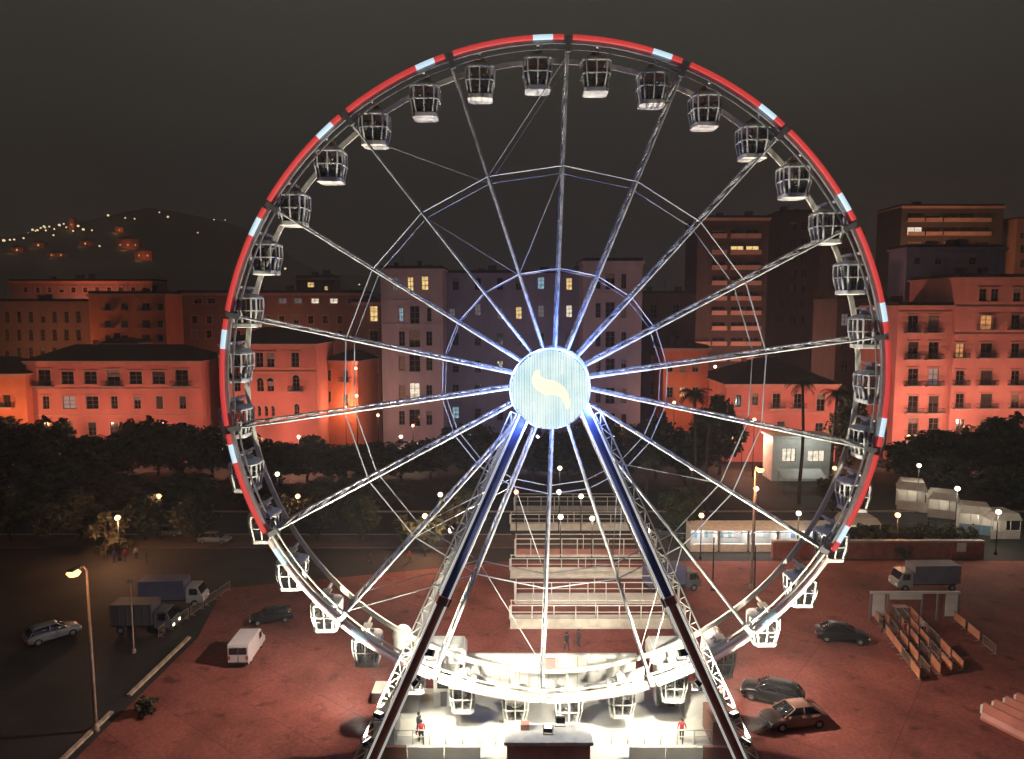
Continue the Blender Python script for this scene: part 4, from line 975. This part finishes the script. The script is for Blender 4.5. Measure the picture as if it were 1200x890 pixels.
# ------------------------------------------------------------------ railed platforms behind the wheel
rowp = [(737,598,810,'A'),(708,604,802,'B'),(678,598,783,'A'),(653,604,772,'B'),(622,598,753,'A'),(600,603,746,'B')]
for i, (pb, xl, xr, ty) in enumerate(rowp):
    g = G(600, pb); Y = g.y; s = Y / F; x0 = (xl - 600) * s; x1 = (xr - 600) * s; L = x1 - x0
    t = thing('railed_platform', 'long white railed platform behind the wheel, %s from the camera' % ('nearest' if i == 0 else ORD[i] if i < 5 else 'farthest'), 'platform', (x0, Y, 0), 0, 'railed platforms in rows')
    if ty == 'A':
        b = MB(); b.box(0, L, 0, .12, .05, 1.02); b.build('fascia', M['cream'], t)
        b = MB(); b.box(-.05, L + .05, -.06, 0, .0, .14); b.build('bottom_edge', M['white'], t)
        b = MB(); b.box(.1, L - .1, .125, 1.6, .7, .8); b.build('deck', M['deckw'], t)
    else:
        b = MB(); b.box(0, L, -.05, .1, .0, .16); b.build('bottom_edge', M['white'], t)
        b = MB(); b.hexa([(0,.1,.08),(L,.1,.08),(L,2.2,.3),(0,2.2,.3),(0,.1,.16),(L,.1,.16),(L,2.2,.38),(0,2.2,.38)]); b.build('deck', M['panelw'] if i != 3 else mat('pink_deck', (.5,.22,.18), .6, 0, .2, 1), t)
    n = max(6, round(L / 2.1))
    for k in range(n + 1):
        x = L * k / n; wdt = .13 if k in (0, n) else .055
        b = MB(); b.box(x - wdt, x + wdt, -.05, .05, .16 if ty == 'B' else 1.02, 2.4); b.build('post', M['white'], t)
    b = MB(); b.box(0, L, -.045, .045, 2.4, 2.5); b.build('top_rail', M['white'], t)
    b = MB(); b.box(0, L, -.03, .03, 1.72, 1.79); b.build('middle_rail', M['cream'], t)
    b = MB()
    b.box(0, L, 1.55 if ty == 'A' else 2.25, 1.65 if ty == 'A' else 2.35, 2.3, 2.38)
    b.build('back_rail', M['cream'], t)
    for x in (.1, L - .1, L / 2):
        b = MB(); b.box(x - .05, x + .05, 1.56 if ty == 'A' else 2.26, 1.64 if ty == 'A' else 2.34, 0, 2.3); b.build('back_post', M['cream'], t)

# ------------------------------------------------------------------ vehicles
def loft(b, secs, m=0):
    i0 = len(b.v); n = len(secs[0])
    for s in secs: b.v += [tuple(p) for p in s]
    for k in range(len(secs) - 1):
        for j in range(n):
            a = i0 + k*n + j; c = i0 + k*n + (j+1) % n; b.f.append((a, c, c + n, a + n)); b.m.append(m)
    b.f.append(tuple(i0 + j for j in reversed(range(n)))); b.m.append(m); b.f.append(tuple(i0 + (len(secs)-1)*n + j for j in range(n))); b.m.append(m)
def wheels(t, xs, w, r=.33):
    b = MB(); b.lathe([(r*.55,-.11),(r*.93,-.12),(r,-.08),(r,.08),(r*.93,.12),(r*.55,.11)], 16, (0,0,0), 0, 'y'); ty = b.mesh('tyre', M['tyre'], True)
    b = MB(); b.lathe([(0,-.1),(r*.5,-.09),(r*.58,-.11),(r*.58,.11),(r*.5,.09),(0,.1)], 12, (0,0,0), 0, 'y'); ri = b.mesh('rim', M['rim'])
    for x in xs:
        for s in (-1, 1):
            wh = obj('wheel', ty, t, (x, s * w, r)); obj('rim', ri, wh)
def car(px, py, deg, c, label, kind='hatch', lights=False, roofc=None, L=None):
    g = G(px, py); t = thing('parked_car', label, 'car', g, R(deg), 'parked cars'); m = paint('car_paint', c)
    hl, hw = 2.15, .86
    prof = [(-hl,.42,.62,.80),(-hl+.05,.3,.86,.86),(-1.5,.25,.95,.9),(-.2,.24,.96,.9),(.9,.25,.93,.9),(1.7,.27,.80,.86),(hl-.06,.32,.68,.8),(hl,.42,.56,.7)]
    b = MB(); secs = []
    for x, z0, z1, w in prof: secs.append([(x,-w*.94,z0),(x,-w,z0+.18),(x,-w,z1-.16),(x,-w*.9,z1),(x,w*.9,z1),(x,w,z1-.16),(x,w,z0+.18),(x,w*.94,z0)])
    loft(b, secs); b.build('body', m, t, True)
    if kind == 'hatch': gh = [(-2.0,.95,.78,.94),(-1.6,1.36,.66,.7),(-1.2,1.45,.64,.7),(.2,1.44,.63,.7),(.6,1.33,.66,.7),(1.15,.92,.78,.9)]
    else: gh = [(-1.75,.95,.76,.9),(-1.0,1.4,.64,.7),(-.7,1.44,.63,.7),(.2,1.43,.63,.7),(.55,1.32,.66,.7),(1.2,.90,.78,.9)]
    b = MB(); secs = [[(x,-w,.88),(x,-w,.9),(x,-w*.92,z),(x,w*.92,z),(x,w,.9),(x,w,.88)] for x, z, w, _ in gh]; loft(b, secs); gl = b.build('window_glass', M['autog'], t, True)
    b = MB(); secs = [[(x,-.58,z),(x,-.56,z+.035),(x,.56,z+.035),(x,.58,z)] for x, z in ((gh[1][0]-.05, gh[1][1]-.01),(gh[2][0], gh[2][1]),(gh[3][0], gh[3][1]),(gh[3][0]+.15, gh[3][1]-.02))]; loft(b, secs); b.build('roof', roofc or m, t, True)
    for s in (-1, 1):
        for k in range(3):
            x0, z0_ = (gh[0][0]+.03, .93) if k == 0 else ((-.35, .92) if k == 1 else (gh[-1][0]-.03, .92)); x1, z1_ = (gh[1][0], gh[1][1]) if k == 0 else ((-.35, 1.43) if k == 1 else (gh[-3][0]+.1, 1.42))
            b = MB(); b.bar((x0, s*.79, z0_), (x1, s*.63, z1_), .07, .05); b.build('pillar', m, t)
        b = MB(); b.box(hl-.16, hl-.02, s*.62-.16, s*.62+.16, .5, .64); b.build('headlight', M['headon'] if lights else M['head'], t)
        b = MB(); b.box(-hl-.005, -hl+.1, s*.66-.13, s*.66+.13, .58, .74); b.build('tail_light', M['tail'], t)
        b = MB(); b.box(.72, .9, s*.93-.09, s*.93+.09, .92, 1.04); b.build('mirror', m, t)
    for sx_ in (-1, 1):
        b = MB(); b.box(sx_ * (hl + .005) - .012, sx_ * (hl + .005) + .012, -.26, .26, .44, .55); b.build('number_plate', M['panelw'], t)
    wheels(t, (-1.35, 1.35), .8)
    if L: t.scale = (L, L, L)
    return t
def van(px, py, deg, c, label):
    g = G(px, py); t = thing('delivery_van', label, 'van', g, R(deg), 'vans and trucks'); m = paint('van_paint', c)
    b = MB(); pr = [(-2.5,.35),(2.45,.35),(2.5,.8),(1.95,1.1),(1.35,1.9),(1.0,2.15),(-2.4,2.2),(-2.5,2.0)]
    b.prism(pr, -.92, .92); b.build('body', m, t)
    b = MB(); b.hexa([(1.93,-.8,1.14),(1.93,.8,1.14),(1.96,.8,1.16),(1.96,-.8,1.16),(1.38,-.76,1.88),(1.38,.76,1.88),(1.41,.76,1.9),(1.41,-.76,1.9)]); b.build('windscreen', M['autog'], t)
    for s in (-1, 1):
        b = MB(); b.box(.75, 1.45, s*.925-.01, s*.925+.01, 1.2, 1.8); b.build('side_window', M['autog'], t)
        b = MB(); b.box(-2.53, -2.505, s*.42-.36, s*.42+.36, 1.3, 1.9); b.build('rear_window', M['autog'], t)
        b = MB(); b.box(-2.53, -2.503, s*.8-.08, s*.8+.08, .8, 1.15); b.build('tail_light', M['tail'], t)
    b = MB(); b.box(-2.52, -2.503, -.015, .015, .5, 2.0); b.build('door_seam', M['dark'], t)
    b = MB(); b.box(-2.6, -2.5, -.9, .9, .36, .55); b.build('bumper', M['dark'], t)
    wheels(t, (-1.5, 1.5), .8, .34); return t
def truck(px, py, deg, c, boxc, label, L=5.2, lights=False):
    g = G(px, py); t = thing('box_truck', label, 'truck', g, R(deg), 'vans and trucks'); m = paint('cab_paint', c)
    b = MB(); b.box(-L, -.15, -1.15, 1.15, 1.0, 3.3); bx = b.build('cargo_box', boxc, t)
    for k in range(6):
        x = -L + .1 + k * (L - .35) / 5
        b = MB(); b.box(x - .04, x + .04, -1.19, -1.15, 1.02, 3.28); b.build('rib', boxc, bx)
    b = MB(); b.box(-L, 1.6, -.5, .5, .6, 1.0); b.build('chassis', M['dark'], t)
    b = MB(); b.prism([(0,.55),(1.95,.55),(2.0,1.25),(1.75,1.5),(1.35,2.45),(.1,2.5),(0,2.2)], -1.05, 1.05); b.build('cab', m, t)
    b = MB(); b.hexa([(1.76,-.95,1.52),(1.76,.95,1.52),(1.8,.95,1.54),(1.8,-.95,1.54),(1.38,-.95,2.38),(1.38,.95,2.38),(1.42,.95,2.4),(1.42,-.95,2.4)]); b.build('windscreen', M['autog'], t)
    for s in (-1, 1):
        b = MB(); b.box(.4, 1.3, s*1.055-.008, s*1.055+.008, 1.5, 2.25); b.build('side_window', M['autog'], t)
        b = MB(); b.box(1.97, 2.04, s*.75-.17, s*.75+.17, .8, 1.0); b.build('headlight', M['headon'] if lights else M['head'], t)
        b = MB(); b.box(1.3, 1.4, s*1.25-.14, s*1.25+.14, 1.6, 2.1); b.build('mirror', M['dark'], t)
    wheels(t, (-L + 1.0, 1.0), 1.0, .45); t.scale = (.92, .92, .92); return t
BLK, SIL, TAN, WHI, GRY = (.012,.012,.014), (.22,.24,.26), (.25,.13,.10), (.45,.45,.44), (.1,.11,.12)
car(986, 750, -14, BLK, 'black car parked alone near the queue barriers', 'sedan', L=1.12)
car(905, 820, 152, BLK, 'black hatchback parked behind the brownish car', 'hatch', L=1.15)
car(930, 848, 190, TAN, 'brownish car parked beside the station, nearest to the camera', 'sedan', L=1.15)
car(62, 748, 48, SIL, 'silver car in the dark lot at far left', 'hatch', L=1.1)
car(318, 728, 200, BLK, 'dark car standing beyond the white van', 'hatch')
van(290, 768, 92, (.62,.58,.58), 'white van parked on the red tarmac left of the wheel')
bl = mat('blue_grey_tarp', (.12,.125,.22), .6, 0, .2, .6); gt = mat('grey_box', (.09,.09,.1), .6, 0, .2, .6); pk = mat('pale_box', (.2,.2,.24), .6, 0, .2, .6)
truck(222, 708, 4, WHI, bl, 'box truck with blue grey body and white cab in the left lot', 5.4)
truck(186, 738, 2, GRY, gt, 'grey flat truck with a lit headlight in the left lot', 4.6, True)
truck(1064, 690, 182, WHI, pk, 'pale box truck facing left beyond the entrance gate', 6.0)
truck(800, 690, 12, GRY, bl, 'blue grey truck half hidden behind the railed platforms', 5.0)
for i, (px, dg, c, wh) in enumerate(((196,2,GRY,'left of the rim'),(252,-4,SIL,'just inside the left rim'),(780,178,GRY,'right of the railed platforms'))):
    car(px, 628 + (i % 2) * 8, dg, c, 'car on the road beyond the promenade, ' + wh)

# ------------------------------------------------------------------ right side: stalls, quay wall, kiosk, gate, barriers
q0, q1 = G(905, 655), G(1152, 655); QY = q0.y
qw = thing('quay_wall', 'long low red brick wall below the market terrace', 'wall', (q0.x, QY, 0))
L = q1.x - q0.x; b = MB(); b.box(0, L, 0, .5, 0, 2.2); b.build('wall_body', M['brick'], qw)
n = 14
for k in range(n):
    b = MB(); b.box(L*k/n + .01, L*(k+1)/n - .01, -.08, .58, 2.2, 2.42); b.build('coping_stone', M['stone'], qw)
for k in range(8):
    b = MB(); b.box(L*k/7 - .25 if k else 0, L*k/7 + .25 if k < 7 else L, -.12, -.003, 0, 2.2); b.build('pier', M['brick'], qw)
b = MB(); b.box(L - 3.6, L - 2.4, -.2, -.125, 1.0, 2.15); b.build('sign_board', M['panelw'], qw)
sc_ = [(.55,.6,.6),(.2,.35,.55),(.62,.6,.5),(.25,.4,.38),(.6,.55,.5)]
for i in range(5):
    g0, g1 = G(812 + i*35, 651), G(812 + (i+1)*35 - 2, 651); w_ = g1.x - g0.x; Ys = g0.y + 1.5
    t = thing('market_stall', 'white lit market stall, %s from the left in the row' % ORD[i], 'stall', (g0.x, Ys, 0), 0, 'row of white stalls')
    b = MB(); b.box(0, w_, 2.4, 2.5, 0, 3.4); b.build('back_wall', M['panelw'], t)
    for x in (0, w_ - .08): b = MB(); b.box(x, x + .08, 0, 2.4, 0, 3.0); b.build('side_wall', M['panelw'], t)
    b = MB(); b.box(.1, w_ - .1, -.1, .45, 0, 1.0); b.build('counter', M['white'], t)
    b = MB(); b.hexa([(-.1,-.5,3.0),(w_+.1,-.5,3.0),(w_+.1,2.6,3.4),(-.1,2.6,3.4),(-.1,-.5,3.1),(w_+.1,-.5,3.1),(w_+.1,2.6,3.5),(-.1,2.6,3.5)]); b.build('roof', M['white'], t)
    rnd = random.Random(i)
    for k in range(4):
        x = .4 + k * (w_ - .9) / 4; b = MB(); hgt = rnd.uniform(.5, 1.1); b.box(x, x + rnd.uniform(.35,.6), 2.3, 2.39, 1.2, 1.2 + hgt); b.build('goods', mat('goods', sc_[(i + k) % 5], .6), t)
    l = bpy.data.lights.new('stall_light', 'POINT'); l.energy = 260; l.color = (.92,.95,1); l.shadow_soft_size = .2; obj('stall_light', l, t, (w_/2, 1.0, 2.7))
kg = W(905, 540, 134); ks = 134 / F
t = thing('kiosk', 'white kiosk with lit display windows behind the palms', 'kiosk', (kg.x, 134, 0)); w_ = 70 * ks; zb, zt = W(905,547,134).z, W(905,513,134).z
b = MB(); wall_holes(b, w_, zt, [(1.8, zb + .9, 2.6, 2.6), (6.6, zb + .9, 3.2, 2.2)], lambda x, d, z: (x, d, z)); b.face([(0,0,0),(0,5,0),(0,5,zt),(0,0,zt)]); b.face([(w_,0,0),(w_,5,0),(w_,5,zt),(w_,0,zt)]); b.face([(0,0,zt),(w_,0,zt),(w_,5,zt),(0,5,zt)]); b.build('wall', M['panelw'], t)
for x, ww, hh_ in ((1.8,2.6,2.6),(6.6,3.2,2.2)):
    f = obj('window', win_mesh(ww, hh_, 'r', 3, 1), t, (x, .15, zb + .9)); obj('pane', pane_mesh(ww, hh_, M['lit_w']), f)
b = MB(); b.box(-.4, w_ + .4, -.6, 5.3, zt, zt + .3); b.build('roof', M['white'], t)
l = bpy.data.lights.new('kiosk_light', 'POINT'); l.energy = 900; l.color = (.85,1,.95); obj('kiosk_light', l, t, (w_/2, -5, zt + 1.5))
a0 = G(925, 585); t = thing('awning', 'white flat awning in front of the lit kiosk', 'awning', (a0.x, 126, 0)); z = W(925, 556, 126).z; ww = 52 * 126 / F
b = MB(); b.hexa([(0,-1.2,z-.6),(ww,-1.2,z-.6),(ww,1.8,z+.5),(0,1.8,z+.5),(0,-1.2,z-.5),(ww,-1.2,z-.5),(ww,1.8,z+.6),(0,1.8,z+.6)]); b.build('canopy', M['panelw'], t)
for x in (.2, ww - .2):
    for y in (-1.1, 1.7): b = MB(); b.tube((x, y, 0), (x, y, z - .5 + (y + 1.2) * .36), .06, .06, 6); b.build('leg', M['grey'], t)
# market terrace: white pavilions and boats behind the wall
def pavilion(px0, px1, pyt, pyb, label, dep=3.0, rot=0, blue=False):
    g0, g1 = G(px0, pyb), G(px1, pyb); w_ = g1.x - g0.x; hgt = (pyb - pyt) * g0.y / F
    t = thing('pavilion', label, 'pavilion', (g0.x, g0.y, 0), R(rot), 'white pavilions of the market terrace')
    b = MB(); b.prism([(0, hgt*.72), (w_, hgt*.72), (w_*.86, hgt), (w_*.14, hgt)], -.2, dep + .2); b.build('roof', M['white'], t)
    b = MB(); b.box(.1, w_ - .1, dep - .1, dep, 0, hgt*.72); b.build('back_wall', M['panelw'], t)
    b = MB(); b.box(.1, w_ - .1, 0, .1, 0, hgt*.34); b.build('front_parapet', M['panelw'] if not blue else mat('blue_panel', (.25,.4,.55), .5), t)
    for k in range(4):
        x = .12 + (w_ - .24) * k / 3; b = MB(); b.tube((x, .05, 0), (x, .05, hgt*.72), .06, .06, 6); b.build('post', M['white'], t)
    l = bpy.data.lights.new('pavilion_light', 'POINT'); l.energy = 90; l.color = (1,.9,.72); l.shadow_soft_size = .2; obj('pavilion_light', l, t, (w_/2, dep*.4, hgt*.62))
pavilion(1050, 1082, 562, 598, 'white pavilion nearest the right rim', rot=-24)
pavilion(1086, 1120, 575, 606, 'white pavilion in the middle of the terrace', rot=-24)
pavilion(1122, 1158, 590, 624, 'white pavilion with blue front panels', rot=-24, blue=True)
pavilion(1160, 1196, 600, 632, 'white pavilion at the right end of the terrace')
pavilion(988, 1032, 606, 634, 'pale blue fronted pavilion behind the right rim', blue=True)
# entrance gate
g0, g1 = G(1017, 727), G(1124, 727); w_ = g1.x - g0.x
t = thing('entrance_gate', 'white framed entrance gate with two banners before the truck', 'gate', (g0.x, g0.y, 0))
for x in (.2, 2.0, 5.6, 7.2, w_ - .2): b = MB(); b.box(x - .09, x + .09, -.09, .09, 0, 2.9); b.build('post', M['grey'], t)
b = MB(); b.box(.1, w_ - .1, -.12, .12, 2.9, 3.12); b.build('header_beam', M['panelw'], t)
for x in (.35, w_ - 1.6): b = MB(); b.box(x, x + 1.25, -.15, -.1, .5, 2.85); b.build('banner', M['panelw'], t)
b = MB(); b.box(2.1, 5.5, -.14, -.09, 2.3, 2.88); b.build('header_panel', M['panelw'], t)
b = MB(); b.box(3.2, 4.6, .6, 1.4, 0, 1.1); b.build('desk', M['grey'], t)
# crowd barriers
def barrier_mesh(m_):
    b = MB(); L = 2.2
    b.tube((0,0,1.05),(L,0,1.05),.035,.035,6); b.tube((0,0,.22),(L,0,.22),.03,.03,6); b.tube((0,0,.1),(0,0,1.05),.035,.035,6); b.tube((L,0,.1),(L,0,1.05),.035,.035,6)
    for k in range(1, 12): b.tube((L*k/12,0,.22),(L*k/12,0,1.05),.015,.015,4)
    fr = b.mesh('frame', m_); b = MB(); b.box(-.03, .03, -.3, .3, 0, .06); b.box(-.02, .02, -.05, .05, .06, .2); ft = b.mesh('foot', m_); return fr, ft
bfr, bft = barrier_mesh(mat('galvanised', (.34,.26,.2), .5, .2, .25, 2)); pan = MB(); pan.box(.05, 2.15, -.02, .02, .25, 1.0); panm = pan.mesh('banner_panel', mat('orange_banner', (.6,.24,.13), .6, 0, .2, 1))
def barrier(p, q, label, group, panel=False):
    t = thing('crowd_barrier', label, 'barrier', p, math.atan2(q.y - p.y, q.x - p.x), group); obj('frame', bfr, t)
    for x in (.3, 1.9): obj('foot', bft, t, (x, 0, 0))
    if panel: obj('banner_panel', panm, t)
lanes = [((1022,722),(1078,800),'leftmost'),((1046,722),(1104,796),'second'),((1066,722),(1130,790),'third'),((1034,724),(1091,798),'inner left'),((1056,723),(1117,793),'inner right'),((1118,728),(1170,772),'rightmost')]
for li, (a, c, nm) in enumerate(lanes):
    A, B = G(*a), G(*c); n = int((B - A).length / 2.3)
    for k in range(n):
        p = A.lerp(B, k / n); barrier(p, A.lerp(B, (k + .95) / n), 'crowd barrier, %s from the gate in the %s queue lane' % (ORD[k], nm), 'queue barriers by the gate', (k + li) % 3 != 1)
A, B = G(186, 748), G(272, 690); n = int((B - A).length / 2.5)
for k in range(min(n, 9)):
    barrier(A.lerp(B, k / n), A.lerp(B, (k + .9) / n), 'crowd barrier, %s from the kerb along the left lot' % ORD[k], 'barriers along the left lot')
A, B = G(860, 672), G(905, 668)
# plastic road barriers lower right
jb = MB(); jb.prism([(-.3,0),(.3,0),(.3,.15),(.14,.4),(.09,.95),(-.09,.95),(-.14,.4),(-.3,.15)], 0, 3.6); jm = jb.mesh('barrier_body', mat('red_plastic', (.52,.2,.15), .5, 0, .2, 1))
jp = MB()
jp.box(-.1,.1,.3,.9,.97,.99)
for i in range(7):
    p = G(1152 + i*13, 842 - i*4); t = thing('road_barrier', 'salmon plastic road barrier, %s from the left in the corner row' % ORD[i], 'barrier', p, R(28), 'road barriers in the corner')
    t.rotation_euler.z = R(205); t.scale = (1.25,1.25,1.4); obj('barrier_body', jm, t)
    b = MB(); b.box(-.16, .16, -.12, 0, .3, .8); b.build('end_lug', M['panelw'], t)
# left kerb stones
kt = thing('kerb_line', 'pale stone kerb running diagonally along the left side of the lot', 'kerb', (k0.x, k0.y, 0))
d = (k1 - k0); n = 16; sm = MB(); ln = d.length / n
sm.box(0, ln - .05, -.17, .17, 0, .2); smm = sm.mesh('kerb_stone', M['kerb'])
for i in range(-2, n):
    if i in (5, 6): continue
    p = d * (i / n); o = obj('kerb_stone', smm, kt, p, math.atan2(d.y, d.x))
# thin mast left
g = G(157, 765); t = thing('thin_mast', 'thin pale mast standing beside the left trucks', 'mast', g); b = MB(); b.tube((0,0,0),(0,0,7.2),.08,.05,8); b.lathe([(0,0),(.2,0),(.18,.3),(.08,.4)],8); b.build('pole', M['kerb'], t); b = MB(); b.box(-.3,.3,-.05,.05,6.9,7.1); b.build('cross_arm', M['grey'], t)
for px, pt, pb, lb in ((835,630,692,'dark bare pole left of the tall orange lamp'),(884,640,690,'dark bare pole beside the stalls'),(657+0,0,0,'')):
    if not pb: continue
    g = G(px, pb); h = W(px, pt, g.y).z; t = thing('bare_pole', lb, 'pole', g); b = MB(); b.tube((0,0,0),(0,0,max(4,h)),.1,.07,8); b.build('shaft', M['dark'], t); b = MB(); b.box(-.2,.2,-.2,.2,0,.25); b.build('base', M['dark'], t)

# ------------------------------------------------------------------ people
def person_mesh(seed, stride, arm):
    J = {'pel':(0,0,.95),'ch':(0,.01,1.32),'nk':(0,.01,1.50),'hd':(0,-.01,1.60),'top':(0,-.01,1.74)}
    E_ = [('pel','ch'),('ch','nk'),('nk','hd'),('hd','top')]; rad = {'pel':.15,'ch':.17,'nk':.06,'hd':.095,'top':.075}
    for s, n in ((-1,'l'),(1,'r')):
        st = stride * s
        J['hip'+n] = (s*.1,0,.88); J['kn'+n] = (s*.11,-st*.5-.02,.48); J['an'+n] = (s*.11,-st+.02,.09); J['to'+n] = (s*.13,-st-.15,.04)
        J['sh'+n] = (s*.2,0,1.42); J['el'+n] = (s*.27,st*.4+.02,1.13); J['wr'+n] = (s*.27,st*.7-arm,.9 + arm*.8); J['ha'+n] = (s*.27,st*.75-arm-.05,.82+arm*.85)
        E_ += [('pel','hip'+n),('hip'+n,'kn'+n),('kn'+n,'an'+n),('an'+n,'to'+n),('ch','sh'+n),('sh'+n,'el'+n),('el'+n,'wr'+n),('wr'+n,'ha'+n)]
        rad.update({'hip'+n:.1,'kn'+n:.065,'an'+n:.045,'to'+n:.04,'sh'+n:.07,'el'+n:.05,'wr'+n:.035,'ha'+n:.035})
    names = list(J); me = bpy.data.meshes.new('skeleton'); me.from_pydata([J[k] for k in names], [(names.index(a), names.index(c)) for a, c in E_], [])
    o = bpy.data.objects.new('tmp', me); col.objects.link(o); o.modifiers.new('s', 'SKIN'); sb = o.modifiers.new('u', 'SUBSURF'); sb.levels = 1
    for i, k in enumerate(names): me.skin_vertices[0].data[i].radius = (rad[k], rad[k] * (.75 if k in ('ch','pel') else 1)); me.skin_vertices[0].data[i].use_root = (k == 'pel')
    dg = bpy.context.evaluated_depsgraph_get(); out = bpy.data.meshes.new_from_object(o.evaluated_get(dg)); bpy.data.objects.remove(o)
    out.polygons.foreach_set('use_smooth', [True] * len(out.polygons)); return out
PM = [person_mesh(0, .18, 0), person_mesh(1, .04, .12), person_mesh(2, .28, .05)]
TOPS = [(.03,.03,.035),(.05,.08,.2),(.4,.05,.05),(.35,.33,.3),(.08,.06,.05)]; PANTS = [(.02,.02,.03),(.04,.05,.09),(.08,.07,.06)]
hm = MB(); hm.lathe([(.0,.16),(.06,.145),(.105,.08),(.11,.0),(.09,-.05)], 10, (0,.02,1.63)); hairm = hm.mesh('hair', M['hair'], True)
def person(p, rz, i, label, z=0, grp='people on foot'):
    me = PM[i % 3].copy()
    for m_ in (mat('jacket', TOPS[i % 5], .8), mat('trousers', PANTS[i % 3], .8), M['skin'], M['tyre']): me.materials.append(m_)
    for pl in me.polygons:
        c = pl.center; pl.material_index = 2 if (c.z > 1.5 or (abs(c.x) > .2 and c.z < .93)) else 1 if c.z < .95 else 0
        if c.z < .09: pl.material_index = 3
    o = obj('person', me, None, (p.x, p.y, z), rz); tag(o, label, 'person', grp); obj('hair', hairm, o); return o
pl_ = [((664,762),.6,'person in dark jacket walking below the lowest railed platform'),((678,758),2.4,'second dark clothed person beside the walker on the tarmac'),
 ((124,657),1.5,'person strolling left of the bright promenade lamp'),((134,660),1.2,'person in blue top beside the promenade lamp'),((147,658),3.0,'person in red top right of the promenade lamp'),((160,656),.4,'person in pale top on the left promenade'),((172,660),2.2,'person in brown jacket on the left promenade'),
 ((434,664),1.0,'person in dark jacket near the left lower spokes'),((452,668),.2,'person in blue top near the left lower spokes'),((480,660),2.0,'person in red top left of the front leg'),
 ((1088,622),1.0,'person in dark jacket among the terrace pavilions'),((1096,624),2.0,'person in blue top among the terrace pavilions'),((1140,628),.5,'person in pale top on the terrace'),((1035,742),1.2,'person in dark jacket by the gate'),((1060,748),.3,'person in red top waiting in the queue lane'),((1082,745),2.4,'person in pale top waiting in the queue lane')]
for i, (q, rz, lb) in enumerate(pl_): person(G(*q), rz, [0,4,0,1,2,3,4,0,1,2,0,1,3,0,2,3][i], lb)
person(Vector((-6.6, 50.0, 0)), .3, 2, 'attendant in red top on the boarding deck at left', DZ)
person(Vector((-6.9, 51.0, 0)), 1.0, 0, 'attendant in dark jacket on the boarding deck at left', DZ)
person(Vector((12.4, 50.2, 0)), -.4, 2, 'attendant in red top on the boarding deck at right', DZ)

# ------------------------------------------------------------------ night haze
b = MB(); b.box(-900, 900, -60, 1390, -1.5, 262)
hm_ = bpy.data.materials.new('haze_air'); hm_.use_nodes = True; nt = hm_.node_tree; nt.nodes.remove(nt.nodes['Principled BSDF'])
pv = nt.nodes.new('ShaderNodeVolumePrincipled'); pv.inputs['Color'].default_value = (.8,.78,.76,1); pv.inputs['Density'].default_value = .0005; pv.inputs['Anisotropy'].default_value = .2
nt.links.new(pv.outputs[0], nt.nodes['Material Output'].inputs['Volume'])
hz = b.build('haze', hm_); hz['kind'] = 'stuff'
